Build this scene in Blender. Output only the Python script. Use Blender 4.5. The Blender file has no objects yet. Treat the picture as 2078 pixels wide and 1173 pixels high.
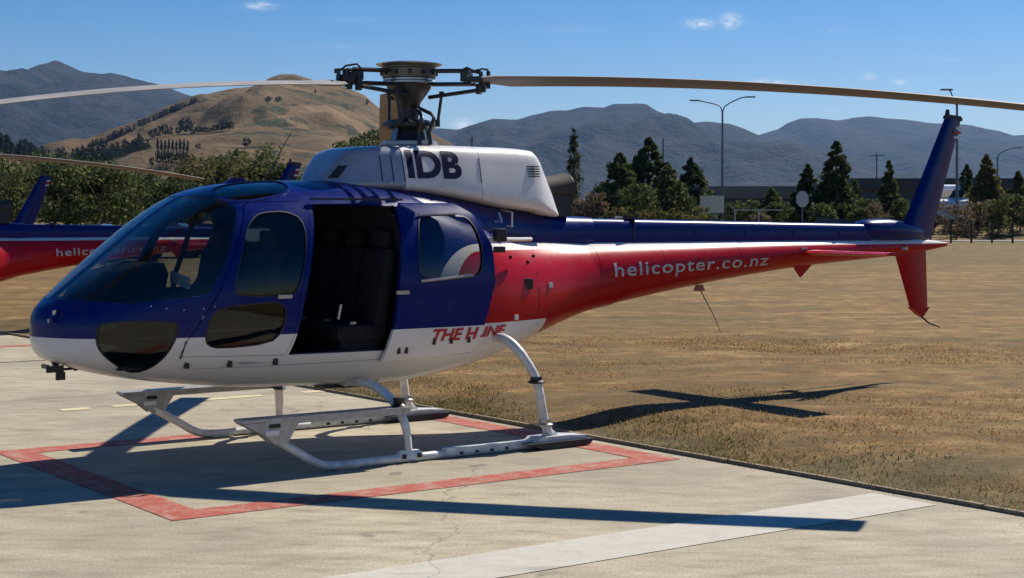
import bpy, bmesh, math, random, bisect
import numpy as np
from mathutils import Vector, Matrix, noise
random.seed(7); np.random.seed(7)
SC = bpy.context.scene
COL = SC.collection
R = math.radians

# ------------------------------------------------------------------ camera, sky, sun, exposure
FPX, CX, HZ, CH = 3142.0, 1039.0, 446.0, 1.92          # focal length and horizon of the photo (2078 px wide), eye height
cam_d = bpy.data.cameras.new("camera"); cam = bpy.data.objects.new("camera", cam_d); COL.objects.link(cam)
cam.location = (0, 0, CH); cam.rotation_euler = (R(90), 0, 0)
cam_d.sensor_width = 36; cam_d.lens = 36 * FPX / 2078; cam_d.shift_y = -140.5 / 2078
cam_d.clip_start = .1; cam_d.clip_end = 60000
SC.camera = cam
SUN_DIR = Vector((.715, .785, 1.0)).normalized()           # towards the sun
sun_d = bpy.data.lights.new("sun", 'SUN'); sun_d.energy = 5.0; sun_d.angle = R(.5); sun_d.color = (1, .93, .82)
sun = bpy.data.objects.new("sun", sun_d); COL.objects.link(sun)
sun.rotation_euler = (-SUN_DIR).to_track_quat('-Z', 'Y').to_euler(); sun.location = (20, 20, 30)
world = bpy.data.worlds.new("World"); SC.world = world; world.use_nodes = True
SC.view_settings.view_transform = 'Standard'; SC.view_settings.look = 'None'
SC.view_settings.gamma = 1; SC.view_settings.use_curve_mapping = False
SC.view_settings.exposure = 0.42
SKY_STRENGTH = .0515

class NG:
    """small helper around a node tree"""
    def __init__(s, tree): s.t = tree; s.n = tree.nodes; s.l = tree.links
    def node(s, typ, **kw):
        n = s.n.new(typ)
        for k, v in kw.items(): setattr(n, k, v)
        return n
    def set(s, sock, v):
        if hasattr(v, 'is_linked') or isinstance(v, bpy.types.NodeSocket): s.l.new(v, sock)
        else: sock.default_value = v
    def math(s, op, a, b=None, c=None, clamp=False):
        n = s.node('ShaderNodeMath', operation=op); n.use_clamp = clamp
        for i, v in enumerate((a, b, c)):
            if v is not None: s.set(n.inputs[i], v)
        return n.outputs[0]
    def noise(s, vec, scale, detail=4, rough=.55, dist=0, dim='3D'):
        n = s.node('ShaderNodeTexNoise'); n.noise_dimensions = dim
        if vec is not None: s.l.new(vec, n.inputs['Vector'])
        n.inputs['Scale'].default_value = scale; n.inputs['Detail'].default_value = detail
        n.inputs['Roughness'].default_value = rough; n.inputs['Distortion'].default_value = dist
        return n.outputs['Fac']
    def ramp(s, fac, stops, interp='LINEAR'):
        n = s.node('ShaderNodeValToRGB'); n.color_ramp.interpolation = interp
        e = n.color_ramp.elements
        while len(e) < len(stops): e.new(.5)
        for i, (p, c) in enumerate(stops): e[i].position = p; e[i].color = (*c, 1) if len(c) == 3 else c
        s.l.new(fac, n.inputs[0]); return n.outputs[0]
    def mix(s, f, a, b):
        n = s.node('ShaderNodeMix', data_type='RGBA')
        s.set(n.inputs[0], f)
        for i, v in ((6, a), (7, b)):
            if isinstance(v, tuple): n.inputs[i].default_value = (*v, 1) if len(v) == 3 else v
            else: s.l.new(v, n.inputs[i])
        return n.outputs[2]
    def scale(s, vec, sc, rot=None):
        n = s.node('ShaderNodeMapping'); s.l.new(vec, n.inputs[0]); n.inputs['Scale'].default_value = sc
        if rot: n.inputs['Rotation'].default_value = rot
        return n.outputs[0]

w = NG(world.node_tree); world.node_tree.nodes.clear()
sky = w.node('ShaderNodeTexSky'); sky.sky_type = 'NISHITA'; sky.sun_disc = False
sky.sun_elevation = math.asin(SUN_DIR.z); sky.sun_rotation = math.atan2(SUN_DIR.x, SUN_DIR.y)
sky.altitude = 300; sky.air_density = 1.0; sky.dust_density = .25; sky.ozone_density = 2.5
tc = w.node('ShaderNodeTexCoord'); sep = w.node('ShaderNodeSeparateXYZ'); w.l.new(tc.outputs['Generated'], sep.inputs[0])
yy = w.math('MAXIMUM', sep.outputs[1], .02)
cu = w.math('DIVIDE', sep.outputs[0], yy); cv = w.math('DIVIDE', sep.outputs[2], yy)
CLOUDS = [(1418, 48, 24, 8), (1483, 42, 17, 13), (1560, 172, 42, 9), (942, 256, 18, 13), (1765, 155, 12, 6), (1826, 166, 14, 6),
          (528, 12, 26, 7), (425, 207, 40, 8), (1700, 62, 18, 4), (690, 95, 60, 5), (1150, 60, 80, 7), (720, 40, 50, 5), (1900, 120, 60, 6)]
CW = [1, 1, .95, 1, .5, .5, .8, .9, .3, .12, .1, .1, .12]
tot = None
for (px, py, a, b), wt in zip(CLOUDS, CW):
    du = w.math('DIVIDE', w.math('SUBTRACT', cu, (px - CX) / FPX), a / FPX)
    dv = w.math('DIVIDE', w.math('SUBTRACT', cv, (HZ - py) / FPX), b / FPX)
    g = w.math('MULTIPLY', w.math('EXPONENT', w.math('MULTIPLY', w.math('ADD', w.math('MULTIPLY', du, du), w.math('MULTIPLY', dv, dv)), -1)), wt)
    tot = g if tot is None else w.math('ADD', tot, g)
nz = w.noise(w.scale(tc.outputs['Generated'], (60, 60, 150)), 3.0, 6, .6, .5)
cl = w.math('MULTIPLY', tot, w.math('MULTIPLY_ADD', nz, 3.0, -.9, clamp=True))
cl = w.math('MULTIPLY', w.math('MINIMUM', cl, 1.0), .9)
bg = w.node('ShaderNodeBackground'); bg.inputs[1].default_value = SKY_STRENGTH
hs = w.node('ShaderNodeHueSaturation'); hs.inputs['Saturation'].default_value = 1.55; hs.inputs['Value'].default_value = 1.18; w.l.new(sky.outputs[0], hs.inputs['Color'])
tn = w.node('ShaderNodeMix', data_type='RGBA', blend_type='MULTIPLY'); tn.inputs[0].default_value = 1; w.l.new(hs.outputs[0], tn.inputs[6]); tn.inputs[7].default_value = (.90, .92, 1.12, 1)
w.l.new(w.mix(cl, tn.outputs[2], (14.0, 14.2, 14.5)), bg.inputs[0])
wo = w.node('ShaderNodeOutputWorld'); w.l.new(bg.outputs[0], wo.inputs[0])

# ------------------------------------------------------------------ materials
def material(name, rough=.5, metal=0, coat=0, spec=.5, col=None):
    m = bpy.data.materials.new(name); m.use_nodes = True; g = NG(m.node_tree)
    b = m.node_tree.nodes['Principled BSDF']
    b.inputs['Roughness'].default_value = rough; b.inputs['Metallic'].default_value = metal
    b.inputs['Coat Weight'].default_value = coat; b.inputs['Coat Roughness'].default_value = .05
    b.inputs['Specular IOR Level'].default_value = spec
    if col: b.inputs['Base Color'].default_value = (*col, 1)
    t = g.node('ShaderNodeTexCoord')
    return m, g, b, t.outputs['Object']
def bump(g, b, h, strength=.3, dist=.01):
    n = g.node('ShaderNodeBump'); n.inputs['Strength'].default_value = strength; n.inputs['Distance'].default_value = dist
    g.l.new(h, n.inputs['Height']); g.l.new(n.outputs[0], b.inputs['Normal'])
def plain(name, col, rough=.5, metal=0, coat=0, var=.12, scale=9, spec=.5):
    m, g, b, v = material(name, rough, metal, coat, spec)
    n = g.noise(v, scale, 5)
    lo = tuple(c * (1 - var) for c in col); hi = tuple(min(1, c * (1 + var)) for c in col)
    g.l.new(g.ramp(n, [(.3, lo), (.7, hi)]), b.inputs['Base Color'])
    if rough > .02:
        g.l.new(g.math('MULTIPLY_ADD', n, rough * .5, rough * .75), b.inputs['Roughness'])
    return m
BLUE, RED, WHITE = (.0004, .0095, .12), (.40, .003, .009), (.74, .71, .67)
def paint(name, kind):
    m, g, b, v = material(name, .3, 0, .22, .08)
    s = g.node('ShaderNodeSeparateXYZ'); g.l.new(v, s.inputs[0]); X, Z = s.outputs[0], s.outputs[2]
    gt = lambda a, c: g.math('GREATER_THAN', a, c)
    lt = lambda a, c: g.math('LESS_THAN', a, c)
    AND = lambda a, c: g.math('MULTIPLY', a, c)
    OR = lambda a, c: g.math('MAXIMUM', a, c)
    def ell(cx, cz, rx, rz):
        du = g.math('DIVIDE', g.math('SUBTRACT', X, cx), rx); dv = g.math('DIVIDE', g.math('SUBTRACT', Z, cz), rz)
        return lt(g.math('ADD', g.math('MULTIPLY', du, du), g.math('MULTIPLY', dv, dv)), 1.0)
    c = g.mix(0.0, BLUE, BLUE)
    if kind == 'body':
        mw = OR(AND(gt(X, 3.55), lt(Z, 1.715)), OR(ell(3.55, 1.30, .53, .415), AND(gt(X, 3.02), lt(Z, 1.3))))
        mr = OR(AND(gt(X, 3.55), lt(Z, 1.655)), OR(ell(3.55, 1.30, .33, .355), AND(gt(X, 3.22), lt(Z, 1.3))))
        c = g.mix(mw, c, WHITE); c = g.mix(mr, c, RED)
    if kind == 'boom':
        c = g.mix(lt(Z, 5), c, WHITE); c = g.mix(lt(Z, 1.652), c, RED)
    if kind in ('body', 'door'):
        c = g.mix(AND(lt(Z, 1.045), lt(X, 4.42)), c, WHITE)
    dirt = g.noise(g.scale(v, (2, 2, 5)), 3.5, 6, .65)
    c = g.mix(g.math('MULTIPLY', g.math('SUBTRACT', dirt, .5, clamp=True), .5), c, (.12, .10, .09))
    g.l.new(c, b.inputs['Base Color'])
    g.l.new(g.math('MULTIPLY_ADD', dirt, .2, .2), b.inputs['Roughness'])
    bump(g, b, g.noise(v, 5.0, 3), .12, .01)
    return m
M = {}
M['body'] = paint('fuselage_paint', 'body'); M['door'] = paint('door_paint', 'door'); M['boom'] = paint('boom_paint', 'boom')
M['blue'] = plain('blue_paint', BLUE, .32, 0, .2, spec=.12); M['red'] = plain('red_paint', RED, .35, 0, .15, spec=.15)
M['white'] = plain('white_paint', (.74, .71, .67), .35, 0, .4, .05); M['greywhite'] = plain('grey_paint_and_sky_sheen', (.30, .32, .37), .3, .2, .4, .1)
M['gear'] = plain('gear_paint', (.62, .61, .58), .4, .1, .2, .26, 9); M['step'] = plain('step_metal', (.42, .41, .38), .5, .5, 0, .2, 20)
M['black'] = plain('black_rubber', (.012, .012, .013), .5); M['dark'] = plain('dark_metal', (.035, .036, .042), .42, .6)
M['lining'] = plain('cabin_lining', (.007, .007, .01), .8); M['seat'] = plain('seat_fabric', (.005, .0055, .008), .85)
M['steel'] = plain('steel', (.42, .42, .42), .3, .9); M['brass'] = plain('olive_metal', (.14, .13, .10), .45, .7)
M['blade'] = plain('blade_shaded_underside', (.13, .124, .13), .5, 0, 0, .12, 3); M['blade_sunlit_top'] = plain('blade_sunlit_top', (.34, .31, .275), .5, 0, 0, .12, 3); M['exhaust'] = plain('burnt_steel', (.05, .042, .036), .75, .3, 0, .5, 6)  # sun and shade put into the blade colours: pale top, dark underside
M['letter_blue'] = plain('navy_lettering', (.004, .005, .04), .5, spec=.15); M['letter_white'] = plain('silver_lettering', (.50, .48, .47), .4, 0, 0, .25, 12)
M['letter_red'] = plain('red_lettering', (.45, .01, .015), .4)
M['clear'] = plain('lens', (.5, .5, .5), .1)
M['jerry'] = plain('placard', (.62, .63, .62), .5)
def glass(name, tint, refl=1.0):
    m = bpy.data.materials.new(name); m.use_nodes = True; g = NG(m.node_tree); g.n.clear()
    t = g.node('ShaderNodeBsdfTransparent'); t.inputs[0].default_value = (*tint, 1)
    q = g.node('ShaderNodeBsdfGlossy'); q.inputs['Roughness'].default_value = .02; q.inputs[0].default_value = (refl, refl, refl, 1)
    f = g.node('ShaderNodeFresnel'); ge = g.node('ShaderNodeNewGeometry'); g.l.new(g.math('MULTIPLY_ADD', ge.outputs['Backfacing'], 1 / 1.45 - 1.45, 1.45), f.inputs[0])
    mx = g.node('ShaderNodeMixShader'); g.l.new(f.outputs[0], mx.inputs[0]); g.l.new(t.outputs[0], mx.inputs[1]); g.l.new(q.outputs[0], mx.inputs[2])
    o = g.node('ShaderNodeOutputMaterial'); g.l.new(mx.outputs[0], o.inputs[0]); return m
M['glass'] = glass('window_glass', (.74, .77, .78), .75); M['tint'] = glass('tinted_glass', (.50, .50, .47), .9)

# ------------------------------------------------------------------ mesh helpers
def link(o, parent=None):
    COL.objects.link(o)
    if parent is not None: o.parent = parent
    return o
def mesh_obj(name, V, F, mats, parent=None, smooth=True, idx=None, angle=None):
    me = bpy.data.meshes.new(name); me.from_pydata([tuple(v) for v in V], [], [tuple(f) for f in F])
    for m in (mats if isinstance(mats, (list, tuple)) else [mats]): me.materials.append(m)
    if idx is not None: me.polygons.foreach_set('material_index', idx)
    if smooth:
        me.polygons.foreach_set('use_smooth', [True] * len(me.polygons))
        if angle: me.set_sharp_from_angle(angle=R(angle))
    me.update(); return link(bpy.data.objects.new(name, me), parent)
def tag(o, label=None, cat=None, group=None, kind=None):
    for k, v in (('label', label), ('category', cat), ('group', group), ('kind', kind)):
        if v: o[k] = v
    return o
def empty(name, loc=(0, 0, 0), rz=0):
    o = bpy.data.objects.new(name, None); o.location = loc; o.rotation_euler = (0, 0, rz); o.empty_display_size = .3
    return link(o)
def copy_tree(o, parent=None):
    c = o.copy(); link(c)
    if parent is not None: c.parent = parent
    for ch in list(o.children): copy_tree(ch, c)
    return c
class MB:
    def __init__(s): s.V = []; s.F = []
    def add(s, V, F):
        k = len(s.V); s.V += [tuple(v) for v in V]; s.F += [tuple(i + k for i in f) for f in F]; return s
    def box(s, c, size, rot=None, taper=1):
        hx, hy, hz = [q / 2 for q in size]; P = []
        for z in (-hz, hz):
            k = taper if z > 0 else 1
            for x, y in ((-hx, -hy), (hx, -hy), (hx, hy), (-hx, hy)): P.append(Vector((x * k, y * k, z)))
        if rot is not None:
            Rm = rot if isinstance(rot, Matrix) else Matrix.Rotation(rot, 3, 'Z'); P = [Rm @ p for p in P]
        P = [p + Vector(c) for p in P]
        return s.add(P, [(0, 3, 2, 1), (4, 5, 6, 7), (0, 1, 5, 4), (1, 2, 6, 5), (2, 3, 7, 6), (3, 0, 4, 7)])
    def tube(s, pts, r, n=12, caps=True, squash=1):
        pts = [Vector(p) for p in pts]; rs = r if isinstance(r, (list, tuple)) else [r] * len(pts)
        V = []; up = None
        for i, p in enumerate(pts):
            t = (pts[min(i + 1, len(pts) - 1)] - pts[max(i - 1, 0)]).normalized()
            if up is None: up = Vector((0, 0, 1)) if abs(t.z) < .9 else Vector((1, 0, 0))
            a = t.cross(up).normalized(); b = a.cross(t).normalized(); up = b
            for k in range(n):
                th = 2 * math.pi * k / n; V.append(p + rs[i] * (math.cos(th) * a + squash * math.sin(th) * b))
        F = [(i * n + k, i * n + (k + 1) % n, (i + 1) * n + (k + 1) % n, (i + 1) * n + k) for i in range(len(pts) - 1) for k in range(n)]
        if caps: F += [tuple(range(n - 1, -1, -1)), tuple((len(pts) - 1) * n + k for k in range(n))]
        return s.add(V, F)
    def lathe(s, prof, c=(0, 0, 0), n=32):
        V = []; c = Vector(c)
        for r, z in prof:
            for k in range(n):
                th = 2 * math.pi * k / n; V.append(c + Vector((r * math.cos(th), r * math.sin(th), z)))
        m = len(prof)
        F = [(i * n + k, i * n + (k + 1) % n, (i + 1) * n + (k + 1) % n, (i + 1) * n + k) for i in range(m - 1) for k in range(n)]
        F += [tuple(range(n - 1, -1, -1)), tuple((m - 1) * n + k for k in range(n))]
        return s.add(V, F)
    def prism(s, poly, y0, y1, axis='Y'):
        n = len(poly)
        f = (lambda a, b, t: (a, t, b)) if axis == 'Y' else (lambda a, b, t: (a, b, t))
        V = [f(a, b, y0) for a, b in poly] + [f(a, b, y1) for a, b in poly]
        F = [tuple(range(n)), tuple(range(2 * n - 1, n - 1, -1))] + [(i, n + i, n + (i + 1) % n, (i + 1) % n) for i in range(n)]
        return s.add(V, F)
    def build(s, name, mat, parent=None, smooth=True, angle=35):
        o = mesh_obj(name, s.V, s.F, mat, parent, False)
        bm = bmesh.new(); bm.from_mesh(o.data); bmesh.ops.recalc_face_normals(bm, faces=bm.faces); bm.to_mesh(o.data); bm.free()
        if smooth:
            o.data.polygons.foreach_set('use_smooth', [True] * len(o.data.polygons)); o.data.set_sharp_from_angle(angle=R(angle))
        return o
def bevel_box(name, c, size, mat, parent, bw=.02, rot=None):
    m = MB(); m.box(c, size, rot); o = m.build(name, mat, parent, False)
    bm = bmesh.new(); bm.from_mesh(o.data); bmesh.ops.bevel(bm, geom=bm.edges[:], offset=bw, segments=2, affect='EDGES', profile=.6)
    bm.to_mesh(o.data); bm.free(); o.data.polygons.foreach_set('use_smooth', [True] * len(o.data.polygons)); o.data.set_sharp_from_angle(angle=R(50)); return o
def hermite(xs, ys, x):
    i = max(0, min(len(xs) - 2, bisect.bisect_right(xs, x) - 1))
    xa, xb, ya, yb = xs[i], xs[i + 1], ys[i], ys[i + 1]
    def sl(k):
        if k <= 0 or k >= len(xs) - 1:
            k2 = 0 if k <= 0 else len(xs) - 2; return (ys[k2 + 1] - ys[k2]) / (xs[k2 + 1] - xs[k2])
        a = (ys[k] - ys[k - 1]) / (xs[k] - xs[k - 1]); b = (ys[k + 1] - ys[k]) / (xs[k + 1] - xs[k])
        return 0 if a * b <= 0 else 2 * a * b / (a + b)
    t = max(0, min(1, (x - xa) / (xb - xa))); h = xb - xa
    return (2*t**3-3*t*t+1)*ya + (t**3-2*t*t+t)*h*sl(i) + (-2*t**3+3*t*t)*yb + (t**3-t*t)*h*sl(i+1)
def chaikin(P, it=2):
    for _ in range(it):
        Q = []
        for i in range(len(P)):
            a, b = P[i], P[(i + 1) % len(P)]
            Q += [(a[0]*.75+b[0]*.25, a[1]*.75+b[1]*.25), (a[0]*.25+b[0]*.75, a[1]*.25+b[1]*.75)]
        P = Q
    return P
def offset_poly(P, d):
    n = len(P); A = sum(P[i][0]*P[(i+1) % n][1] - P[(i+1) % n][0]*P[i][1] for i in range(n)); sg = 1 if A > 0 else -1
    Q = []
    for i in range(n):
        a, b, c = Vector(P[i-1]), Vector(P[i]), Vector(P[(i+1) % n])
        e1 = (b-a).normalized(); e2 = (c-b).normalized()
        nn = (Vector((e1.y, -e1.x)) + Vector((e2.y, -e2.x)))
        nn = nn.normalized() * sg if nn.length > 1e-6 else Vector((0, 0))
        Q.append((b.x + nn.x*d, b.y + nn.y*d))
    return Q
def boolean(a, b, op='DIFFERENCE', keep=False):
    m = a.modifiers.new('b', 'BOOLEAN'); m.object = b; m.operation = op; m.solver = 'EXACT'
    dg = bpy.context.evaluated_depsgraph_get(); me = bpy.data.meshes.new_from_object(a.evaluated_get(dg))
    a.modifiers.clear(); a.data = me
    if not keep: bpy.data.objects.remove(b)
    return a
def finish(o, angle=35):
    o.data.polygons.foreach_set('use_smooth', [True] * len(o.data.polygons)); o.data.set_sharp_from_angle(angle=R(angle)); return o

# ------------------------------------------------------------------ helicopter: fuselage surface (X aft of the nose, Y to starboard, Z up)
BX=[-.02,.02,.08,.2,.35,.6,.9,1.2,1.45,1.8,2.4,2.9,3.3,3.7,4.1,4.5,4.85,5.2,5.6]
BW=[.03,.17,.30,.46,.58,.72,.83,.89,.92,.935,.935,.91,.86,.78,.67,.535,.42,.345,.30]
BB=[1.02,.93,.87,.82,.77,.71,.66,.62,.59,.57,.55,.54,.57,.64,.74,.85,.95,1.045,1.11]
BT=[1.16,1.25,1.30,1.40,1.52,1.72,1.95,2.13,2.20,2.235,2.25,2.22,2.10,1.95,1.82,1.76,1.74,1.715,1.70]
def sec(X):
    ww, b, t = hermite(BX, BW, X), hermite(BX, BB, X), hermite(BX, BT, X)
    return ww, b, t, b + (t - b) * .40, 2.7 if X < 3.8 else max(2.1, 2.7 - (X - 3.8) * .6)
def side_y(X, Z, o=0):
    ww, b, t, zc, n = sec(X); r = (Z - zc) / ((t - zc) if Z > zc else (zc - b))
    return -(ww + o) * max(0, 1 - abs(r) ** n) ** (1 / n)
def ring(cy, ww, b, t, zc, n, nt):
    P = []
    for k in range(nt):
        th = 2 * math.pi * k / nt; c, s = math.cos(th), math.sin(th)
        y = ww * math.copysign(abs(c) ** (2 / n), c); h = (t - zc) if s > 0 else (zc - b)
        P.append((cy + y, zc + h * math.copysign(abs(s) ** (2 / n), s)))
    return P
def loft(xs, fn, nt=64, flip=False, off=0):
    V = []; F = []
    for x in xs:
        V += [(x, y, z) for y, z in fn(x)]
    m = len(xs)
    for i in range(m - 1):
        for k in range(nt): F.append((i*nt+k, (i+1)*nt+k, (i+1)*nt+(k+1) % nt, i*nt+(k+1) % nt))
    F.append(tuple(range(nt))); F.append(tuple((m-1)*nt+k for k in range(nt-1, -1, -1)))
    if flip: F = [f[::-1] for f in F]
    return V, [tuple(i + off for i in f) for f in F]
def body_ring(o, nt=64):
    def fn(x):
        ww, b, t, zc, n = sec(x); return ring(0, max(.01, ww + o), b - o, t + o, zc, n, nt)
    return fn
def shell(name, xs, o_out, o_in, mats, xs_in=None, idx=(0, 1)):
    V1, F1 = loft(xs, body_ring(o_out)); V2, F2 = loft(xs_in or [x for x in xs if .02 <= x] [:-1], body_ring(o_in), flip=True, off=len(V1))
    return mesh_obj(name, V1 + V2, F1 + F2, mats, None, True, [idx[0]] * len(F1) + [idx[1]] * len(F2))
XS_BODY = [-.02, 0, .02, .05, .08, .12, .16, .2, .25, .3, .35, .42] + [.5 + .1 * i for i in range(51)]
XS_CAB = [-.02, 0, .02, .05, .08, .12, .16, .2, .25, .3, .35, .42] + [.5 + .1 * i for i in range(25)]
XS_IN = [x for x in XS_CAB if .12 <= x <= 2.81]

def mirror_poly_cut(poly, y0, y1, side, mat):
    m = MB(); m.prism(poly, y0 * side, y1 * side); return m.build('cut', mat, None, False)

P_WIND = [(-.3, 1.30), (.16, 1.33), (.5, 1.30), (1.02, 1.36), (1.13, 1.52), (1.34, 2.0), (1.30, 2.085), (1.16, 2.105), (.9, 2.5), (-.3, 2.5)]
P_DOOR = [(.82, .90), (.87, 1.03), (1.09, 1.37), (1.40, 2.03), (1.46, 2.06), (1.88, 2.07), (1.91, 1.98), (1.75, 1.34), (1.70, 1.03), (1.65, .88)]
P_DW = [(1.21, 1.38), (1.25, 1.55), (1.34, 1.82), (1.43, 1.93), (1.52, 1.975), (1.72, 1.985), (1.82, 1.93), (1.835, 1.82), (1.78, 1.55), (1.72, 1.38), (1.64, 1.345), (1.28, 1.345)]
P_DL = [(1.0, 1.05), (1.03, 1.18), (1.10, 1.26), (1.50, 1.29), (1.60, 1.27), (1.62, 1.2), (1.59, 1.07), (1.50, .985), (1.12, .96), (1.02, .985)]
P_CHIN = [(.28, 1.03), (.285, 1.12), (.33, 1.165), (.76, 1.165), (.80, 1.13), (.765, 1.0), (.70, .87), (.62, .79), (.54, .785), (.40, .87), (.31, .95)]
P_OPEN = [(1.675, .88), (1.72, 1.03), (1.85, 1.6), (1.96, 2.02), (2.0, 2.04), (2.80, 2.03), (2.80, .90), (2.78, .87)]
SHEAR = [(1.655, .87)]

helicopter = empty("helicopter", (-3.583, 11.62, 0), R(90) - .944)
tag(helicopter, "blue, white and red helicopter with its cabin door slid open, standing on the red square", "helicopter", "parked helicopters in the same livery")
H = helicopter
fus = shell('fuselage', XS_BODY, 0, -.035, [M['body'], M['lining']], XS_IN)
for side in (1, -1):
    y0, y1 = -2.0, -.025
    boolean(fus, mirror_poly_cut(P_WIND, y0, y1, side, M['blue']))
    boolean(fus, mirror_poly_cut(chaikin(P_CHIN, 1), -2, -.25, side, M['blue']))
boolean(fus, mirror_poly_cut(P_DOOR, -2, -.35, 1, M['blue']))
boolean(fus, mirror_poly_cut(P_OPEN, -2, -.35, 1, M['blue']))
boolean(fus, mirror_poly_cut(chaikin(P_DW, 1), -2, -.35, -1, M['blue']))
SKYL = chaikin([(1.28, -.62), (1.28, -.22), (1.84, -.16), (1.92, -.3), (1.84, -.6)], 2)
for sgn in (1, -1):
    q = MB(); q.prism([(x, y * sgn) for x, y in SKYL], 1.9, 2.6, 'Z'); boolean(fus, q.build('cut', M['blue'], None, False))
fus.parent = H; finish(fus, 30)
def pane(poly, side, mat, name='window_pane', parent=H, y0=-2, y1=-.025, seal=.011, o=-.004):
    g = shell(name, XS_CAB, o, o - .012, [mat, mat]); boolean(g, mirror_poly_cut(offset_poly(poly, .004), y0, y1, side, mat), 'INTERSECT'); g.parent = parent; finish(g, 30)
    if seal:
        s = shell('window_seal', XS_CAB, .004, -.03, [M['black'], M['black']])
        boolean(s, mirror_poly_cut(offset_poly(poly, seal), y0, y1, side, M['black']), 'INTERSECT')
        boolean(s, mirror_poly_cut(poly, y0 - .1, y1 + .1, side, M['black'])); s.parent = g; finish(s, 30)
    return g
for side in (1, -1):
    pane(P_WIND, side, M['glass'], 'windscreen', seal=0)
    pane(chaikin(P_CHIN, 1), side, M['tint'], 'chin_window', y1=-.25)
pane(chaikin(P_DW, 1), -1, M['glass'], 'window', y1=-.35)
# front door, a piece of the same skin with its two windows
door = shell('front_door', XS_CAB, .003, -.032, [M['door'], M['lining']])
boolean(door, mirror_poly_cut(offset_poly(P_DOOR, -.006), -2, -.36, 1, M['blue']), 'INTERSECT')
for pl in (P_DW, P_DL): boolean(door, mirror_poly_cut(chaikin(pl, 1), -2, -.2, 1, M['blue']))
door.parent = H; finish(door, 30)
pane(chaikin(P_DW, 1), 1, M['glass'], 'window', door, y1=-.35, seal=.007)
pane(chaikin(P_DL, 1), 1, M['tint'], 'window', door, y1=-.35)
m = MB(); yh = side_y(1.62, 1.33); m.box((1.60, yh - .02, 1.335), (.12, .02, .028)); m.box((1.55, yh - .008, 1.335), (.02, .03, .02)); m.build('handle', M['steel'], door)
for x in (.90, 1.22, 1.58):
    m = MB(); m.box((x, side_y(x, .835) - .004, .835), (.035, .025, .055)); m.build('hinge', M['black'], door if x > 1 else H)
m = MB(); m.tube([(.86, side_y(.86, 1.0) - .006, 1.02), (.835, side_y(.83, .9) - .006, .885)], .006, 6); m.build('door_hinge', M['dark'], H)
# skylights
for sgn in (1, -1):
    g = shell('skylight', XS_CAB, -.004, -.014, [M['tint'], M['tint']]); q = MB(); q.prism([(x, y * sgn) for x, y in offset_poly(SKYL, .004)], 1.9, 2.6, 'Z')
    boolean(g, q.build('cut', M['tint'], None, False), 'INTERSECT'); g.parent = H; finish(g)
    s = shell('window_seal', XS_CAB, .006, -.03, [M['blue'], M['blue']]); q = MB(); q.prism([(x, y * sgn) for x, y in offset_poly(SKYL, .018)], 1.9, 2.6, 'Z')
    boolean(s, q.build('cut', M['black'], None, False), 'INTERSECT'); q = MB(); q.prism([(x, y * sgn) for x, y in SKYL], 1.8, 2.7, 'Z')
    boolean(s, q.build('cut', M['black'], None, False)); s.parent = g; finish(s)
# sliding cabin door, slid aft: the cabin section carried backwards, proud of the side
def sd_y(X, Z):
    b, t = .56, 2.20; zc = b + (t - b) * .42; r = (Z - zc) / ((t - zc) if Z > zc else (zc - b)); n = 3.0
    return -(.985 - .055 * max(0, (X - 3.0)) ** 1.3) * max(0, 1 - abs(r) ** n) ** (1 / n)
P_SD = [(2.50, .78), (2.53, .95), (2.56, 1.06), (2.66, 1.75), (2.70, 2.0), (2.78, 2.06), (3.30, 2.06), (3.42, 1.98), (3.55, 1.70), (3.56, 1.4), (3.45, 1.05), (3.40, .90), (3.36, .82)]
P_SDW = [(2.79, 1.42), (2.81, 1.72), (2.86, 1.90), (2.90, 1.945), (3.31, 1.955), (3.385, 1.91), (3.43, 1.76), (3.435, 1.6), (3.41, 1.50), (3.36, 1.455)]
def skin_patch(name, fy, x0, x1, z0, z1, o_out, o_in, nx=14, nz=44, mats=None):
    V = []; F = []
    for o in (o_out, o_in):
        for i in range(nx + 1):
            for k in range(nz + 1):
                X = x0 + (x1 - x0) * i / nx; Z = z0 + (z1 - z0) * k / nz; V.append((X, fy(X, Z) - o, Z))
    N = (nx + 1) * (nz + 1); id_ = lambda i, k: i * (nz + 1) + k
    for i in range(nx):
        for k in range(nz):
            a = (id_(i, k), id_(i + 1, k), id_(i + 1, k + 1), id_(i, k + 1)); F.append(a); F.append(tuple(N + j for j in a[::-1]))
    for i in range(nx):
        F.append((id_(i, 0), N + id_(i, 0), N + id_(i + 1, 0), id_(i + 1, 0))); F.append((id_(i + 1, nz), N + id_(i + 1, nz), N + id_(i, nz), id_(i, nz)))
    for k in range(nz):
        F.append((id_(0, k + 1), N + id_(0, k + 1), N + id_(0, k), id_(0, k))); F.append((id_(nx, k), N + id_(nx, k), N + id_(nx, k + 1), id_(nx, k + 1)))
    nf = nx * nz * 2; idx = [0 if j % 2 == 0 else 1 for j in range(nf)] + [0] * (len(F) - nf)
    return mesh_obj(name, V, F, mats, None, True, idx)
SD = ('sliding_door', sd_y, 2.40, 3.7, .74, 2.14)
sd = skin_patch(*SD, .0, -.035, mats=[M['door'], M['lining']])
boolean(sd, mirror_poly_cut(P_SD, -2, -.2, 1, M['blue']), 'INTERSECT'); boolean(sd, mirror_poly_cut(chaikin(P_SDW, 1), -2.1, -.1, 1, M['blue']))
sd.parent = H; finish(sd)
g = skin_patch('window_pane', sd_y, 2.40, 3.7, .74, 2.14, -.008, -.016, mats=[M['glass'], M['glass']])
boolean(g, mirror_poly_cut(offset_poly(chaikin(P_SDW, 1), .003), -2, -.2, 1, M['glass']), 'INTERSECT'); g.parent = sd; finish(g)
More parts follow.
